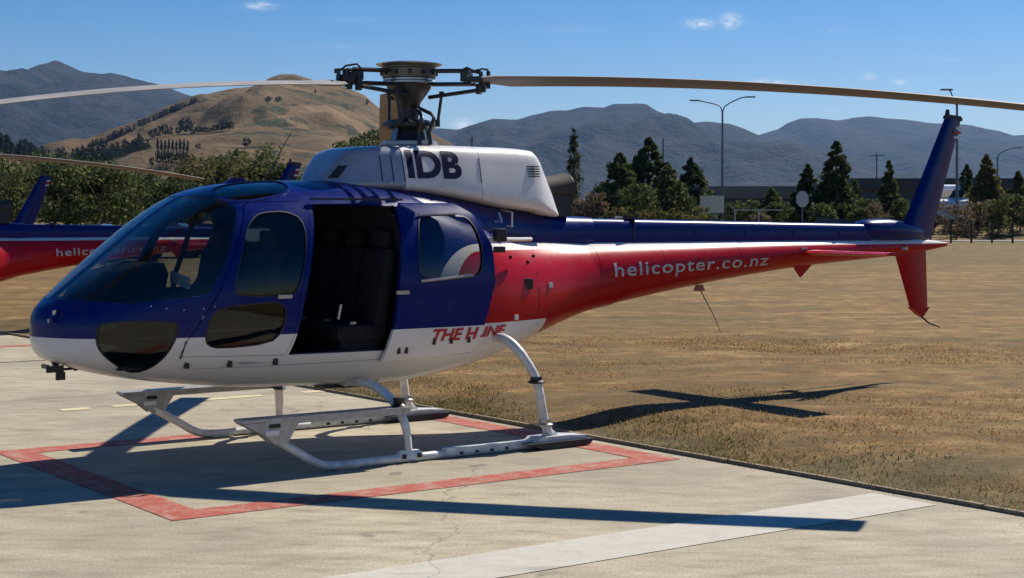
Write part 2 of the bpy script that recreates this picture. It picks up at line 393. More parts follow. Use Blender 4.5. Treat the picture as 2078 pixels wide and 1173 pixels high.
s = skin_patch('window_seal', sd_y, 2.40, 3.7, .74, 2.14, .005, -.02, mats=[M['dark'], M['dark']])
boolean(s, mirror_poly_cut(offset_poly(chaikin(P_SDW, 1), .009), -2, -.2, 1, M['dark']), 'INTERSECT'); boolean(s, mirror_poly_cut(chaikin(P_SDW, 1), -2.1, -.1, 1, M['dark'])); s.parent = g; finish(s)
m = MB(); m.tube([(2.80, sd_y(2.8, 1.43) - .012, 1.425), (3.32, sd_y(3.32, 1.46) - .012, 1.462)], .011, 8); m.build('window_trim', M['steel'], sd)
m = MB(); m.tube([(2.88, sd_y(2.88, 1.955) - .010, 1.965), (3.26, sd_y(3.26, 1.965) - .010, 1.972)], .008, 8); m.build('window_trim', M['steel'], sd)
m = MB(); m.box((2.62, sd_y(2.62, 1.30) - .02, 1.34), (.12, .02, .03)); m.build('handle', M['steel'], sd)
for x in (2.63, 2.70, 2.95, 3.12, 3.30):
    z = .93 if x > 2.8 else .87
    m = MB(); m.box((x, sd_y(x, z) - .003, z), (.022, .02, .05)); m.build('door_roller', M['black'], sd)
# rails
m = MB(); m.box((2.38, -.70, 2.085), (.84, .03, .016)); m.build('door_rail', M['dark'], H)
m = MB(); pts = [(x, side_y(x, 1.76) - .02, 1.765) for x in (3.5, 3.7, 3.9)]
pts = [(3.52, -.86, 1.755), (3.7, -.83, 1.755), (3.95, -.74, 1.75), (4.15, -.66, 1.75)]
m.tube(pts, .018, 8); m.build('door_rail', M['white'], H)
bevel_box('rail_stop', (3.66, -.88, 1.79), (.11, .07, .11), M['black'], H, .015); bevel_box('rail_stop', (3.64, -.90, 1.67), (.10, .05, .05), M['black'], H, .01)
# rear cabin sill and frame
m = MB(); m.box((2.22, -.77, .875), (1.05, .12, .02)); m.build('door_sill', M['black'], H)

# ------------------------------------------------------------------ cabin interior
fx = [.45, .6, .8, 1.0, 1.3, 1.7, 2.2, 2.75]; m = MB(); m.prism([(x, side_y(x, max(.78, sec(x)[1] + .12), -.05)) for x in fx] + [(x, -side_y(x, max(.78, sec(x)[1] + .12), -.05)) for x in fx[::-1]], .80, .84, 'Z'); m.build('cabin_floor', M['lining'], H, False)
V, F = loft([2.72, 2.76], body_ring(-.04, 64), 64); o = mesh_obj('bulkhead', V, F, M['lining'], H, False)
def seat(x, y, wd, name='seat'):
    b = bevel_box(name, (x, y, 1.02), (.46, wd, .12), M['seat'], H, .035)
    bevel_box('backrest', (x + .22, y, 1.36), (.11, wd, .66), M['seat'], b, .035, Matrix.Rotation(R(10), 3, 'Y'))
    bevel_box('headrest', (x + .29, y, 1.76), (.09, wd * .55, .15), M['seat'], b, .03)
    q = MB(); q.box((x, y, .90), (.36, wd * .8, .14)); q.build('seat_base', M['lining'], b, False)
    q = MB(); q.box((x - .05, y - wd * .3, 1.095), (.05, .035, .02)); q.build('buckle', M['steel'], b)
    return b
seat(1.42, -.42, .46); seat(1.42, .42, .46)
for y in (-.63, -.21, .21, .63): seat(2.36, y, .38)
m = MB(); m.box((.78, .12, 1.12), (.32, .74, .30), Matrix.Rotation(R(-14), 3, 'Y')); m.box((.98, .1, .95), (.25, .3, .34)); cons = m.build('instrument_console', M['lining'], H, False)
q = MB(); q.prism([(.36, 1.14), (.50, 1.36), (.66, 1.50), (.96, 1.585), (1.0, 1.50), (.93, 1.15)], -.16, .70); q.build('glare_shield', M['lining'], H)
for i in range(3):
    for j in range(4):
        q = MB(); q.box((.975 + i * .006, -.05 + j * .17, 1.25 + i * .09), (.01, .06, .055)); q.build('instrument', M['dark'], cons)
m = MB(); m.box((1.08, -.20, 1.45), (.02, .34, .085), Matrix.Rotation(R(8), 3, 'X')); m.build('placard', M['jerry'], cons)
m = MB(); m.tube([(1.2, -.42, .8), (1.12, -.42, 1.1), (1.16, -.42, 1.28)], .014, 8); m.tube([(1.16, -.42, 1.26), (1.165, -.42, 1.34)], .022, 8); m.build('cyclic_stick', M['black'], H)
bevel_box('headset', (1.70, -.30, 1.80), (.16, .20, .12), M['jerry'], H, .05)
m = MB(); m.tube([(1.0, -.02, .84), (1.12, -.02, 1.5), (1.36, -.02, 2.16)], [.03, .022, .022], 8); m.build('cabin_post', M['lining'], H)
m = MB(); m.tube([(2.25, -.62, 1.12), (2.27, -.63, 1.24)], .018, 8); m.build('belt_tongue', M['steel'], H)

# ------------------------------------------------------------------ engine deck, cowlings, exhaust
CXs = [2.78, 2.95, 3.3, 3.7, 4.1, 4.5, 4.9, 5.3]; CWd = [.50, .60, .60, .50, .36, .24, .17, .13]; CT = [2.22, 2.235, 2.19, 2.13, 2.07, 2.015, 1.965, 1.945]; CB = [1.7, 1.6, 1.55, 1.55, 1.55, 1.55, 1.6, 1.65]
def deck_ring(x):
    ww, t, b = hermite(CXs, CWd, x), hermite(CXs, CT, x), hermite(CXs, CB, x); return ring(0, ww, b, t, b + (t - b) * .5, 2.3, 40)
V, F = loft([2.78 + .07 * i for i in range(37)], deck_ring, 40); mesh_obj('engine_deck', V, F, M['blue'], H, True, None, 40)
KX = [2.34, 2.38, 2.45, 2.55, 2.66, 2.8, 3.0, 3.6, 4.1, 4.45, 4.52, 4.60, 4.69, 4.76]
KW = [.20, .25, .31, .36, .39, .415, .44, .43, .39, .35, .335, .31, .28, .25]
KT = [2.26, 2.32, 2.41, 2.51, 2.535, 2.545, 2.55, 2.565, 2.565, 2.55, 2.50, 2.36, 2.20, 2.05]
KB = [2.16, 2.16, 2.16, 2.16, 2.16, 2.16, 2.16, 2.10, 2.03, 2.0, 1.99, 1.97, 1.96, 1.95]
def cowl_ring(o=0):
    def fn(x):
        ww, t, b = hermite(KX, KW, x) + o, hermite(KX, KT, x) + o, hermite(KX, KB, x) - o
        P = []
        for y, z in ring(0, ww, b, t, b + (t - b) * .45, 6.5, 48):
            k = (z - b) / (t - b); P.append((y * (1.10 - .24 * k), z))
        return P
    return fn
def cowl_y(X, Z):
    ww, t, b = hermite(KX, KW, X), hermite(KX, KT, X), hermite(KX, KB, X); zc = b + (t - b) * .45
    r = (Z - zc) / ((t - zc) if Z > zc else (zc - b)); return -ww * max(0, 1 - abs(r) ** 6.5) ** (1 / 6.5) * (1.10 - .24 * (Z - b) / (t - b))
V, F = loft([2.34, 2.36, 2.38, 2.41, 2.45, 2.5, 2.55, 2.6, 2.66, 2.72, 2.8, 2.9, 2.985], cowl_ring(), 48)
fc = mesh_obj('front_cowling', V, F, M['greywhite'], H, True, None, 38)  # white cowling coloured grey here: the sky's reflection is put into the colour
V, F = loft([2.99, 3.1, 3.25, 3.4, 3.55, 3.7, 3.785], cowl_ring(.003), 48); mesh_obj('engine_cowling', V, F, M['white'], H, True, None, 38)
V, F = loft([3.79, 3.95, 4.1, 4.25, 4.35, 4.42, 4.46, 4.5, 4.54, 4.58, 4.63, 4.69, 4.74, 4.76], cowl_ring(.003), 48); rc = mesh_obj('engine_cowling', V, F, M['white'], H, True, None, 38)
for x in (2.78, 2.88, 2.985, 3.787):
    m = MB(); m.tube([(x, cowl_y(x, 2.24) - .004, 2.24), (x, cowl_y(x, 2.36) - .004, 2.36), (x, cowl_y(x, 2.46) - .004, 2.46)], .004, 5); m.build('panel_seam', M['dark'], fc if x < 2.99 else rc)
for i in range(5):
    z = 2.31 + i * .022
    m = MB(); m.box((4.38, cowl_y(4.38, z) - .002, z), (.20, .012, .010)); m.build('louvre', M['dark'], rc)
m = MB(); gv = []
for i in range(7):
    for j in range(7):
        x = 2.37 + .06 * i / 6 + .075 * j / 6; z = 2.265 + .105 * j / 6; gv.append((x, cowl_y(x, z) - .006, z))
m.add(gv, [(i*7+j, (i+1)*7+j, (i+1)*7+j+1, i*7+j+1) for i in range(6) for j in range(6)]); m.build('intake_grille', M['black'], fc)
for (x, z) in ((3.05, 2.21), (3.35, 2.20), (3.9, 2.12), (2.85, 2.22)):
    m = MB(); m.lathe([(.018, 0), (.018, .01)], (x, cowl_y(x, z), z), 10); m.build('latch', M['steel'], rc if x > 3 else fc)
m = MB(); m.tube([(4.45, 0, 2.17), (4.8, 0, 2.18), (4.98, 0, 2.20), (5.05, 0, 2.215)], [.13, .14, .15, .152], 24, True)
ex = m.build('exhaust_pipe', M['exhaust'], H); m = MB(); m.tube([(5.051, 0, 2.215), (5.056, 0, 2.215)], .135, 20); m.build('exhaust_mouth', M['black'], ex)
m = MB(); m.box((4.75, 0, 2.05), (.5, .30, .2)); m.build('exhaust_fairing', M['dark'], H)
# antennas and small fittings on the body
m = MB(); m.prism([(1.52, 2.19), (1.74, 2.21), (1.72, 2.26), (1.62, 2.265)], -.02, .02); m.build('antenna', M['blue'], H)
m = MB(); m.tube([(1.95, .1, 2.22), (2.22, .12, 2.66)], [.006, .003], 6); m.build('whip_antenna', M['dark'], H)
for x, z, r_ in ((4.13, 1.36, .042), (4.45, 1.34, .02), (3.95, 1.08, .02)):
    m = MB(); y = side_y(x, z); m.box((x, y - .004, z), (r_ * 2, .02, r_ * 2.2)); m.build('fuel_port' if r_ > .03 else 'fitting', M['black'] if r_ > .03 else M['white'], H)
for x, z in ((3.95, 1.60), (4.18, 1.55), (4.3, 1.60)):
    m = MB(); m.tube([(x, side_y(x, z) - .006, z), (x + .02, side_y(x, z) + .01, z)], .014, 8); m.build('fitting', M['dark'], H)
m = MB(); m.tube([(4.02, -.48, 1.86), (4.04, -.53, 1.86), (4.04, -.53, 1.98), (4.02, -.40, 2.0)], .012, 8); m.build('grab_handle', M['steel'], H)
m = MB(); m.tube([(3.84, -.56, 1.90), (3.86, -.62, 1.90), (3.86, -.58, 1.98)], .012, 8); m.build('grab_handle', M['steel'], H)
# pitot / wire cutter under the nose
m = MB(); m.tube([(.16, -.02, .87), (.17, -.02, .80)], .012, 8); m.tube([(.12, -.06, .79), (.34, -.02, .79)], .010, 8); m.tube([(.30, -.02, .79), (.37, -.02, .79)], [.022, .006], 10)
m.box((.15, -.05, .795), (.03, .03, .17), Matrix.Rotation(R(-22), 3, 'Y')); m.box((.12, -.1, .80), (.13, .02, .05)); m.box((.18, -.05, .74), (.07, .02, .06)); m.box((.06, -.06, .82), (.02, .12, .03)); m.build('wire_cutter', M['dark'], H)
m = MB(); m.lathe([(.02, 0), (.022, .03)], (.45, -.1, .752), 10); m.build('drain', M['black'], H)
for z, dx in ((1.235, .06), (1.175, .03)):
    m = MB(); y = side_y(dx + .05, z) * .9; m.box((dx + .0, y, z), (.012, .10, .03), Matrix.Rotation(R(-35), 3, 'Z')); m.build('nose_vent', M['greywhite'], H)
for x in (.62, .72, .84, .98, 1.06):
    z = 1.27 - .02 * math.sin(x * 9); m = MB(); m.tube([(x, side_y(x, z) - .003, z), (x, side_y(x, z) + .01, z)], .006, 6); m.build('rivet', M['steel'], H)
m = MB(); m.box((.98, side_y(.95, 1.19) - .002, 1.19), (.02, .006, .03)); m.build('emblem', M['greywhite'], H)

# ------------------------------------------------------------------ tail boom, fins, tail rotor
TX = [4.7, 5.2, 8.0, 9.4, 10.0, 10.6]; TW = [.38, .335, .205, .13, .09, .02]; TB = [.93, 1.05, 1.41, 1.50, 1.54, 1.615]; TT = [1.72, 1.72, 1.72, 1.715, 1.71, 1.66]
def boom_sec(x): 
    b, t = hermite(TX, TB, x), hermite(TX, TT, x); return hermite(TX, TW, x), b, t, (b + t) / 2
def boom_ring(x):
    ww, b, t, zc = boom_sec(x); return ring(0, ww, b, t, zc, 2.0, 40)
def boom_y(X, Z):
    ww, b, t, zc = boom_sec(X); return -ww * math.sqrt(max(0, 1 - ((Z - zc) / ((t - b) / 2)) ** 2))
V, F = loft([4.8 + .145 * i for i in range(41)], boom_ring, 40); boom = mesh_obj('tail_boom', V, F, M['boom'], H, True, None, 50)
for x in (5.22, 6.05, 7.1, 8.1, 9.0):
    V, F = loft([x, x + .03], lambda q: [(y * 1.006, 1.4 + (z - 1.4) * 1.004) for y, z in boom_ring(q)], 40); mesh_obj('rivet_band', V, F, M['boom'], boom, True, None, 50)
def cover_ring(x):
    t = 1.94 + (1.875 - 1.94) * (x - 5) / 4.2; return ring(0, .105, 1.66, t, 1.76, 3.2, 24)
V, F = loft([5.0, 5.03, 5.9, 5.93, 7.2, 8.4, 9.2], cover_ring, 24); cov = mesh_obj('drive_shaft_cover', V, F, M['blue'], H, True, None, 50)
m = MB(); m.box((5.80, 0, 1.80), (.014, .222, .262)); m.box((5.80, 0, 1.945), (.10, .13, .035)); m.build('cover_clamp', M['dark'], cov)
m = MB(); m.box((5.70, 0, 1.945), (.05, .06, .02)); m.build('cover_latch', M['steel'], cov)
for z in (.80,):
    m = MB(); m.tube([(x, side_y(x, z) - .001, z) for x in [.95 + .1 * i for i in range(26)]], .0028, 5); m.build('panel_seam', M['greywhite'], fus)
m = MB(); m.tube([(4.28, side_y(4.28, z) - .001, z) for z in (.86, 1.0, 1.15, 1.3, 1.45, 1.6)], .0028, 5); m.build('panel_seam', M['dark'], fus)
for x in (6.6, 7.3, 8.0, 8.7):
    m = MB(); m.box((x, -.108, 1.78), (.03, .006, .06)); m.build('latch', M['blue'], cov)
GX = [9.05, 9.2, 9.5, 9.8, 10.05, 10.2]; GW = [.05, .13, .15, .13, .08, .03]; GT = [1.86, 1.92, 1.93, 1.90, 1.86, 1.8]; GB = [1.78, 1.70, 1.68, 1.68, 1.7, 1.74]
V, F = loft([9.05 + .05 * i for i in range(24)], lambda x: ring(0, hermite(GX, GW, x), hermite(GX, GB, x), hermite(GX, GT, x), (hermite(GX, GB, x) + hermite(GX, GT, x)) / 2, 2.4, 28), 28)
gb = mesh_obj('gearbox_fairing', V, F, M['blue'], H, True, None, 50)
def airfoil_plate(name, root, tip, thick, mat, parent=H, axis='Z', n=10, y0=0):
    """root/tip: ((x_le, s), (x_te, s)) with s the coordinate along the span"""
    V = []; F = []; N = 2 * n
    for j in range(5):
        t = j / 4; le = [root[0][i] * (1 - t) + tip[0][i] * t for i in range(2)]; te = [root[1][i] * (1 - t) + tip[1][i] * t for i in range(2)]
        th = thick * (1 - .45 * t)
        for k in range(N):
            u = k / n if k <= n else (2 * n - k) / n; sg = 1 if k <= n else -1
            y = sg * th * 1.5 * (math.sqrt(max(u, 0)) * (1 - u)) if 0 < u < 1 else 0
            x = le[0] + (te[0] - le[0]) * u; s_ = le[1] + (te[1] - le[1]) * u
            V.append((x, y0 + y, s_) if axis == 'Z' else (x, s_, y0 + y))
    for j in range(4):
        for k in range(N): F.append((j*N+k, j*N+(k+1) % N, (j+1)*N+(k+1) % N, (j+1)*N+k))
    F += [tuple(range(N)), tuple(4*N+k for k in range(N-1, -1, -1))]
    m = MB(); m.add(V, F); return m.build(name, mat, parent, True, 45)
fin = airfoil_plate('upper_fin', ((9.78, 1.76), (10.32, 1.70)), ((10.57, 3.09), (10.86, 3.07)), .11, M['blue'])
m = MB(); m.prism([(10.565, 3.085), (10.865, 3.065), (10.87, 3.09), (10.84, 3.12), (10.61, 3.135), (10.575, 3.115)], -.022, .022); tipc = m.build('fin_tip', M['black'], fin)
m = MB(); m.tube([(10.62, 0, 3.12), (10.625, 0, 3.19)], [.03, .02], 10); m.build('beacon', M['dark'], fin)
for i, mt in enumerate(('jerry', 'letter_red', 'jerry')):
    m = MB(); m.box((10.76 - i * .018, -.052, 2.98 - i * .055), (.10, .004, .03), Matrix.Rotation(R(-4), 3, 'Y')); m.build('fin_stripe', M[mt], fin)
lf = airfoil_plate('lower_fin', ((9.70, 1.56), (10.24, 1.60)), ((9.96, .93), (10.27, .92)), .09, M['red'])
m = MB(); m.prism([(9.955, .935), (10.10, .84), (10.16, .82), (10.275, .925)], -.03, .03); m.build('fin_tip', M['red'], lf)
m = MB(); m.tube([(10.13, 0, .84), (10.3, 0, .74), (10.48, 0, .69)], [.012, .010, .008], 8); m.build('tail_skid', M['dark'], H)
for sg in (-1, 1):
    st = airfoil_plate('stabiliser', ((8.05, .10 * sg), (8.50, .10 * sg)), ((8.08, 1.26 * sg), (8.50, 1.26 * sg)), .055, M['red'], H, 'Y', 10, 1.575)
m = MB(); m.prism([(8.10, 1.42), (8.20, 1.31), (8.38, 1.45), (8.38, 1.47)], -.012, .012); m.build('ventral_strake', M['red'], H)
m = MB(); m.box((9.72, -.13, 1.60), (.06, .05, .03)); m.build('position_light', M['clear'], H); m = MB(); m.box((8.05, -.19, 1.62), (.09, .03, .02)); m.build('fitting', M['clear'], boom)
m = MB(); m.box((6.75, 0, 1.235), (.10, .07, .06), None, .6); ab = m.build('antenna_mount', plain('copper_mount', (.35, .12, .04), .5), H)
m = MB(); m.tube([(6.76, 0, 1.22), (6.95, -.02, .92), (7.02, -.02, .78)], [.006, .004, .003], 6); m.build('trailing_antenna', M['brass'], ab)
tr = MB(); tr.tube([(0, 0, 0), (0, .30, 0)], .045, 14); tr.tube([(0, .25, 0), (0, .36, 0)], .085, 14); tr = tr.build('tail_rotor', M['dark'], H); tr.location = (9.72, .02, 1.80)
for s_ in (1, -1):
    V = []
    for r_ in (.10, .25, .93):
        c_ = .05 if r_ < .2 else .09
        V += [(r_ * s_, .30, -c_), (r_ * s_, .315, 0), (r_ * s_, .30, c_), (r_ * s_, .285, 0)]
    F = [(0, 1, 2, 3), (8, 9, 10, 11)] + [(a*4+k, a*4+(k+1) % 4, (a+1)*4+(k+1) % 4, (a+1)*4+k) for a in (0, 1) for k in range(4)]
    q = MB(); q.add(V, F); q.build('blade', M['dark'], tr)
tr.rotation_euler = (0, R(4), 0)

# ------------------------------------------------------------------ landing gear
def catmull(P, n=8):
    P = [Vector(p) for p in P]; Q = [2*P[0]-P[1]] + P + [2*P[-1]-P[-2]]; out = []
    for i in range(1, len(Q) - 2):
        a, b, c, d = Q[i-1], Q[i], Q[i+1], Q[i+2]
        for k in range(n):
            t = k / n; out.append(.5 * (2*b + (c-a)*t + (2*a-5*b+4*c-d)*t*t + (3*b-a-3*c+d)*t**3))
    out.append(P[-1]); return out
for sg in (-1, 1):
    y = 1.1 * sg
    sk = MB(); sk.tube(catmull([(1.40, y, .30), (1.62, y, .17), (1.80, y, .065), (1.96, y, .035), (2.3, y, .035), (3.2, y, .035), (4.24, y, .035)], 6), .034, 12)
    skid = sk.build('skid', M['gear'], H)
    for x0_, x1_, mt in ((1.95, 2.15, 'steel'), (2.95, 3.85, 'gear')):
        q = MB(); q.box(((x0_ + x1_) / 2, y, .012 if mt == 'steel' else .055), (x1_ - x0_, .062, .022 if mt == 'steel' else .05)); q.build('wear_plate', M[mt], skid)
    for x in (3.1, 3.25, 3.4, 3.55): q = MB(); q.box((x, y + .036 * -1, .035), (.03, .01, .02)); q.build('bolt', M['dark'], skid)
    q = MB(); q.prism([(3.80, .062), (3.86, .10), (4.15, .10), (4.34, .085), (4.36, .062), (3.95, .062)], y - .09, y + .09); q.build('skid_shoe', M['gear'], skid)
    q = MB(); q.prism([(3.70, .06), (4.40, .06), (4.34, .012), (3.86, .004)], y - .14, y + .14); q.build('skid_pad', M['black'], skid)
    q = MB(); q.tube([(4.30, y - .02, .05), (4.40, y - .05, .03)], .012, 8); q.build('skid_end', M['black'], skid)
    # front leg
    fl = MB(); fl.tube(catmull([(2.42, .45 * sg, .60), (2.45, .80 * sg, .60), (2.54, .98 * sg, .48), (2.60, 1.07 * sg, .30), (2.62, y, .08)], 6), [.045] * 12 + [.040] * 8 + [.036] * 5, 12, squash=.8)
    front = fl.build('front_leg', M['gear'], H)
    q = MB(); q.box((2.62, y, .07), (.24, .075, .05), None, .7); q.build('saddle', M['gear'], front)
    for dx in (-.07, .07): q = MB(); q.box((2.62 + dx, y - .045 * 1, .055), (.03, .02, .035)); q.build('bolt', M['dark'], front)
    for z in (.44, .39): q = MB(); q.lathe([(.05, 0), (.062, .012), (.05, .03)], (2.575, 1.02 * sg, z), 14); q.build('clamp', M['dark'], front)
    # rear leg, bowed out
    rl = MB(); rl.tube(catmull([(3.72, .40 * sg, .80), (3.72, .62 * sg, .88), (3.73, .83 * sg, .91), (3.80, .97 * sg, .80), (3.90, 1.07 * sg, .57), (3.96, y, .24), (4.02, y, .10)], 6), [.045] * 20 + [.040] * 17, 14)
    rear = rl.build('rear_leg', M['gear'], H)
    for x, yy_, z in ((3.90, 1.07, .57), (3.965, 1.10, .21)): q = MB(); q.lathe([(.05, 0), (.075, .008), (.075, .018), (.052, .03), (.052, .06)], (x, yy_ * sg, z - .03), 16); q.build('clamp', M['dark'] if z > .4 else M['steel'], rear)
    q = MB(); q.box((4.02, y, .11), (.12, .10, .05), None, .6); q.build('saddle', M['gear'], rear)
    q = MB(); q.tube([(3.60, .60 * sg, .80), (3.78, .66 * sg, .92)], .02, 8); q.tube([(3.66, .62 * sg, .92), (3.58, .64 * sg, .80)], .028, 8); q.build('damper', M['dark'], rear)
    # long boarding step
    yo = 1.14 * sg
    stp = MB(); stp.prism([(1.12, yo - .075), (1.12, yo + .075), (2.56, yo + .075), (2.56, yo - .075)], .428, .452, 'Z')
    for e in (-1, 1): stp.prism([(1.30, yo + e * .070 - .005), (1.30, yo + e * .070 + .005), (2.56, yo + e * .070 + .005), (2.56, yo + e * .070 - .005)], .400, .428, 'Z')
    step = stp.build('boarding_step', M['step'], H, False)
    q = MB(); q.prism([(1.12, .424), (1.60, .424), (1.54, .34), (1.50, .27), (1.38, .26), (1.28, .34)], yo - .07, yo - .055); q.prism([(1.12, .424), (1.60, .424), (1.54, .34), (1.50, .27), (1.38, .26), (1.28, .34)], yo + .04, yo + .055); q.build('step_bracket', M['step'], step, False)
    q = MB(); q.box((1.38, yo - .075, .395), (.09, .008, .03)); q.build('step_slot', M['black'], step); q = MB(); q.box((1.36, yo - .075, .345), (.11, .008, .035)); q.build('step_decal', M['white'], step)
    q = MB(); q.tube([(2.50, yo, .43), (2.57, 1.03 * sg, .42)], .025, 8); q.build('step_clamp', M['dark'], step)
    q = MB(); q.lathe([(.05, 0), (.06, .02), (.04, .04), (.05, .08)], (2.50, yo, .44), 12); q.build('step_knob', M['black'], step)
m = MB(); m.tube([(2.42, -.46, .60), (2.42, .46, .60)], .045, 12); m.build('cross_tube', M['gear'], H)
m = MB(); m.tube([(3.72, -.41, .80), (3.72, .41, .80)], .045, 12); m.build('cross_tube', M['gear'], H)
m = MB(); m.box((2.42, -.3, .565), (.34, .16, .05)); m.box((2.42, .3, .565), (.34, .16, .05)); m.box((2.58, -.40, .55), (.35, .05, .02)); m.build('gear_fitting', M['dark'], H)

# ------------------------------------------------------------------ rotor head and blades
rh = MB(); rh.lathe([(.20, 2.52), (.21, 2.58), (.17, 2.60), (.12, 2.78), (.085, 2.80), (.085, 2.98)], n=28)
rotor = rh.build('main_rotor', M['dark'], H)
def lathe_part(prof, name, mat, n=36):
    q = MB(); q.lathe(prof, n=n); return q.build(name, mat, rotor)
lathe_part([(.23, 2.555), (.25, 2.57), (.25, 2.60), (.22, 2.61)], 'mast_base', M['greywhite'])
lathe_part([(.10, 2.70), (.20, 2.71), (.235, 2.73), (.235, 2.765), (.18, 2.79), (.10, 2.80)], 'swash_plate', M['dark'])
lathe_part([(.09, 2.88), (.10, 2.94), (.15, 3.01), (.19, 3.07), (.20, 3.10)], 'hub_cone', M['dark'])
lathe_part([(.19, 3.10), (.235, 3.11), (.235, 3.125), (.225, 3.135), (.225, 3.15)], 'hub_ring', M['steel'])
lathe_part([(.215, 3.15), (.235, 3.16), (.24, 3.235), (.228, 3.245), (.228, 3.255)], 'hub_drum', M['brass'])
lathe_part([(.18, 3.25), (.24, 3.255), (.285, 3.272), (.29, 3.28), (.2, 3.295), (.05, 3.30)], 'hub_plate', M['steel'], 48)
for k in range(12):
    a = 2 * math.pi * k / 12; q = MB(); q.box((.24 * math.cos(a), .24 * math.sin(a), 3.20), (.025, .03, .04), a); q.build('hub_bolt', M['dark'], rotor)
BR = 5.345
def droop(r_, z0): return z0 - (.0132 if z0 > 3.1 else .0235) * r_ * r_
for bi, az in enumerate((-19.4, 95, 217)):
    th = R(az) - (R(90) - .944); ct, st_ = math.cos(th), math.sin(th)
    z0 = 3.135 if bi != 2 else 3.092
    def L(r_, c_, z): return (ct * r_ - st_ * c_, st_ * r_ + ct * c_, z)     # c_ positive = trailing (rotor turns clockwise seen from above)
    def rootpitch(r_): return R(11 - 7 * (r_ / BR)) * (1 if bi != 2 else .75)
    V = []; F = []; n = 8; N = 2 * n
    rs = [.70, .74, .80, .86] + [1.0 + .3 * i for i in range(15)] + [5.28, BR]
    for r_ in rs:
        ch = .20 if r_ < .72 else (.24 if r_ < .78 else (.30 if r_ < .84 else .355)); tk = .05 if r_ < .9 else .034
        p = rootpitch(r_); z = droop(r_, z0)
        for k in range(N):
            u = k / n if k <= n else (2 * n - k) / n; sg = 1 if k <= n else -1
            c0 = (u - .28) * ch; h0 = sg * tk * 1.35 * math.sqrt(max(u, 0)) * (1 - u) if 0 < u < 1 else 0
            V.append(L(r_, c0 * math.cos(p) + h0 * math.sin(p), z - c0 * math.sin(p) + h0 * math.cos(p)))
    for j in range(len(rs) - 1):
        for k in range(N): F.append((j*N+k, j*N+(k+1) % N, (j+1)*N+(k+1) % N, (j+1)*N+k))
    F += [tuple(range(N)), tuple((len(rs)-1)*N+k for k in range(N-1, -1, -1))]
    bo = mesh_obj('blade', V, F, [M['blade'], M['blade_sunlit_top']], rotor, True, [1 if (i % N) < n else 0 for i in range(len(F))], 40)
    q = MB()
    for z, r0, r1 in ((3.215, .24, .60), (3.10, .20, .60)):
        q.tube([L(r0, -.05, z), L(r1, -.05, z - .01)], .015, 8); q.tube([L(r0, .05, z), L(r1, .05, z - .01)], .015, 8)
    q.tube([L(.12, .16, 3.0), L(.58, .16, 3.05)], .018, 8)
    q.build('rotor_arm', M['dark'], rotor)
    q = MB()
    for a, b, c_, s_ in ((.54, 0, 3.15, (.06, .15, .075)), (.64, 0, 3.13, (.12, .13, .045)), (.70, .04, 3.11, (.04, .09, .07)), (.60, .14, 3.06, (.04, .05, .09)), (.58, -.1, 3.19, (.05, .04, .05)), (.68, -.08, 3.19, (.04, .03, .04)), (.66, .09, 3.06, (.04, .04, .07))):
        q.box(L(a, b, c_), s_, th)
    q.tube([L(.56, .12, 3.20), L(.62, .15, 3.235), L(.70, .10, 3.22), L(.74, .02, 3.16)], .009, 6)
    q.tube([L(.54, -.12, 3.20), L(.60, -.15, 3.22), L(.68, -.12, 3.18)], .009, 6)
    for r_ in (.66, .73): q.tube([L(r_, .03, 3.05), L(r_, .03, 3.20)], .018, 8)
    q.build('blade_grip', M['dark'], rotor)
    q = MB(); q.tube([L(.20, .17, 2.76), L(.24, .17, 3.03)], .014, 8); q.tube([L(.20, .17, 2.74), L(.20, .17, 2.80)], .024, 8); q.tube([L(.24, .17, 3.0), L(.24, .17, 3.05)], .024, 8); q.build('pitch_link', M['dark'], rotor)
for a in (-40, -65): 
    q = MB(); a_ = R(a - 35.9); c_, s_ = math.cos(a_), math.sin(a_)
    q.tube([(.10*c_, .10*s_, 2.90), (.26*c_, .26*s_, 2.84), (.30*c_, .30*s_, 2.80), (.24*c_, .24*s_, 2.68), (.26*c_, .26*s_, 2.57)], .017, 8); q.build('scissor_link', M['dark'], rotor)
for a in (0, 90, 200, 290):
    q = MB(); a_ = R(a); q.tube([(.24*math.cos(a_), .24*math.sin(a_), 2.50), (.17*math.cos(a_), .17*math.sin(a_), 2.74)], .022, 8); q.build('servo', M['steel'], rotor)
rotor.location = (3.31, 0, 0)

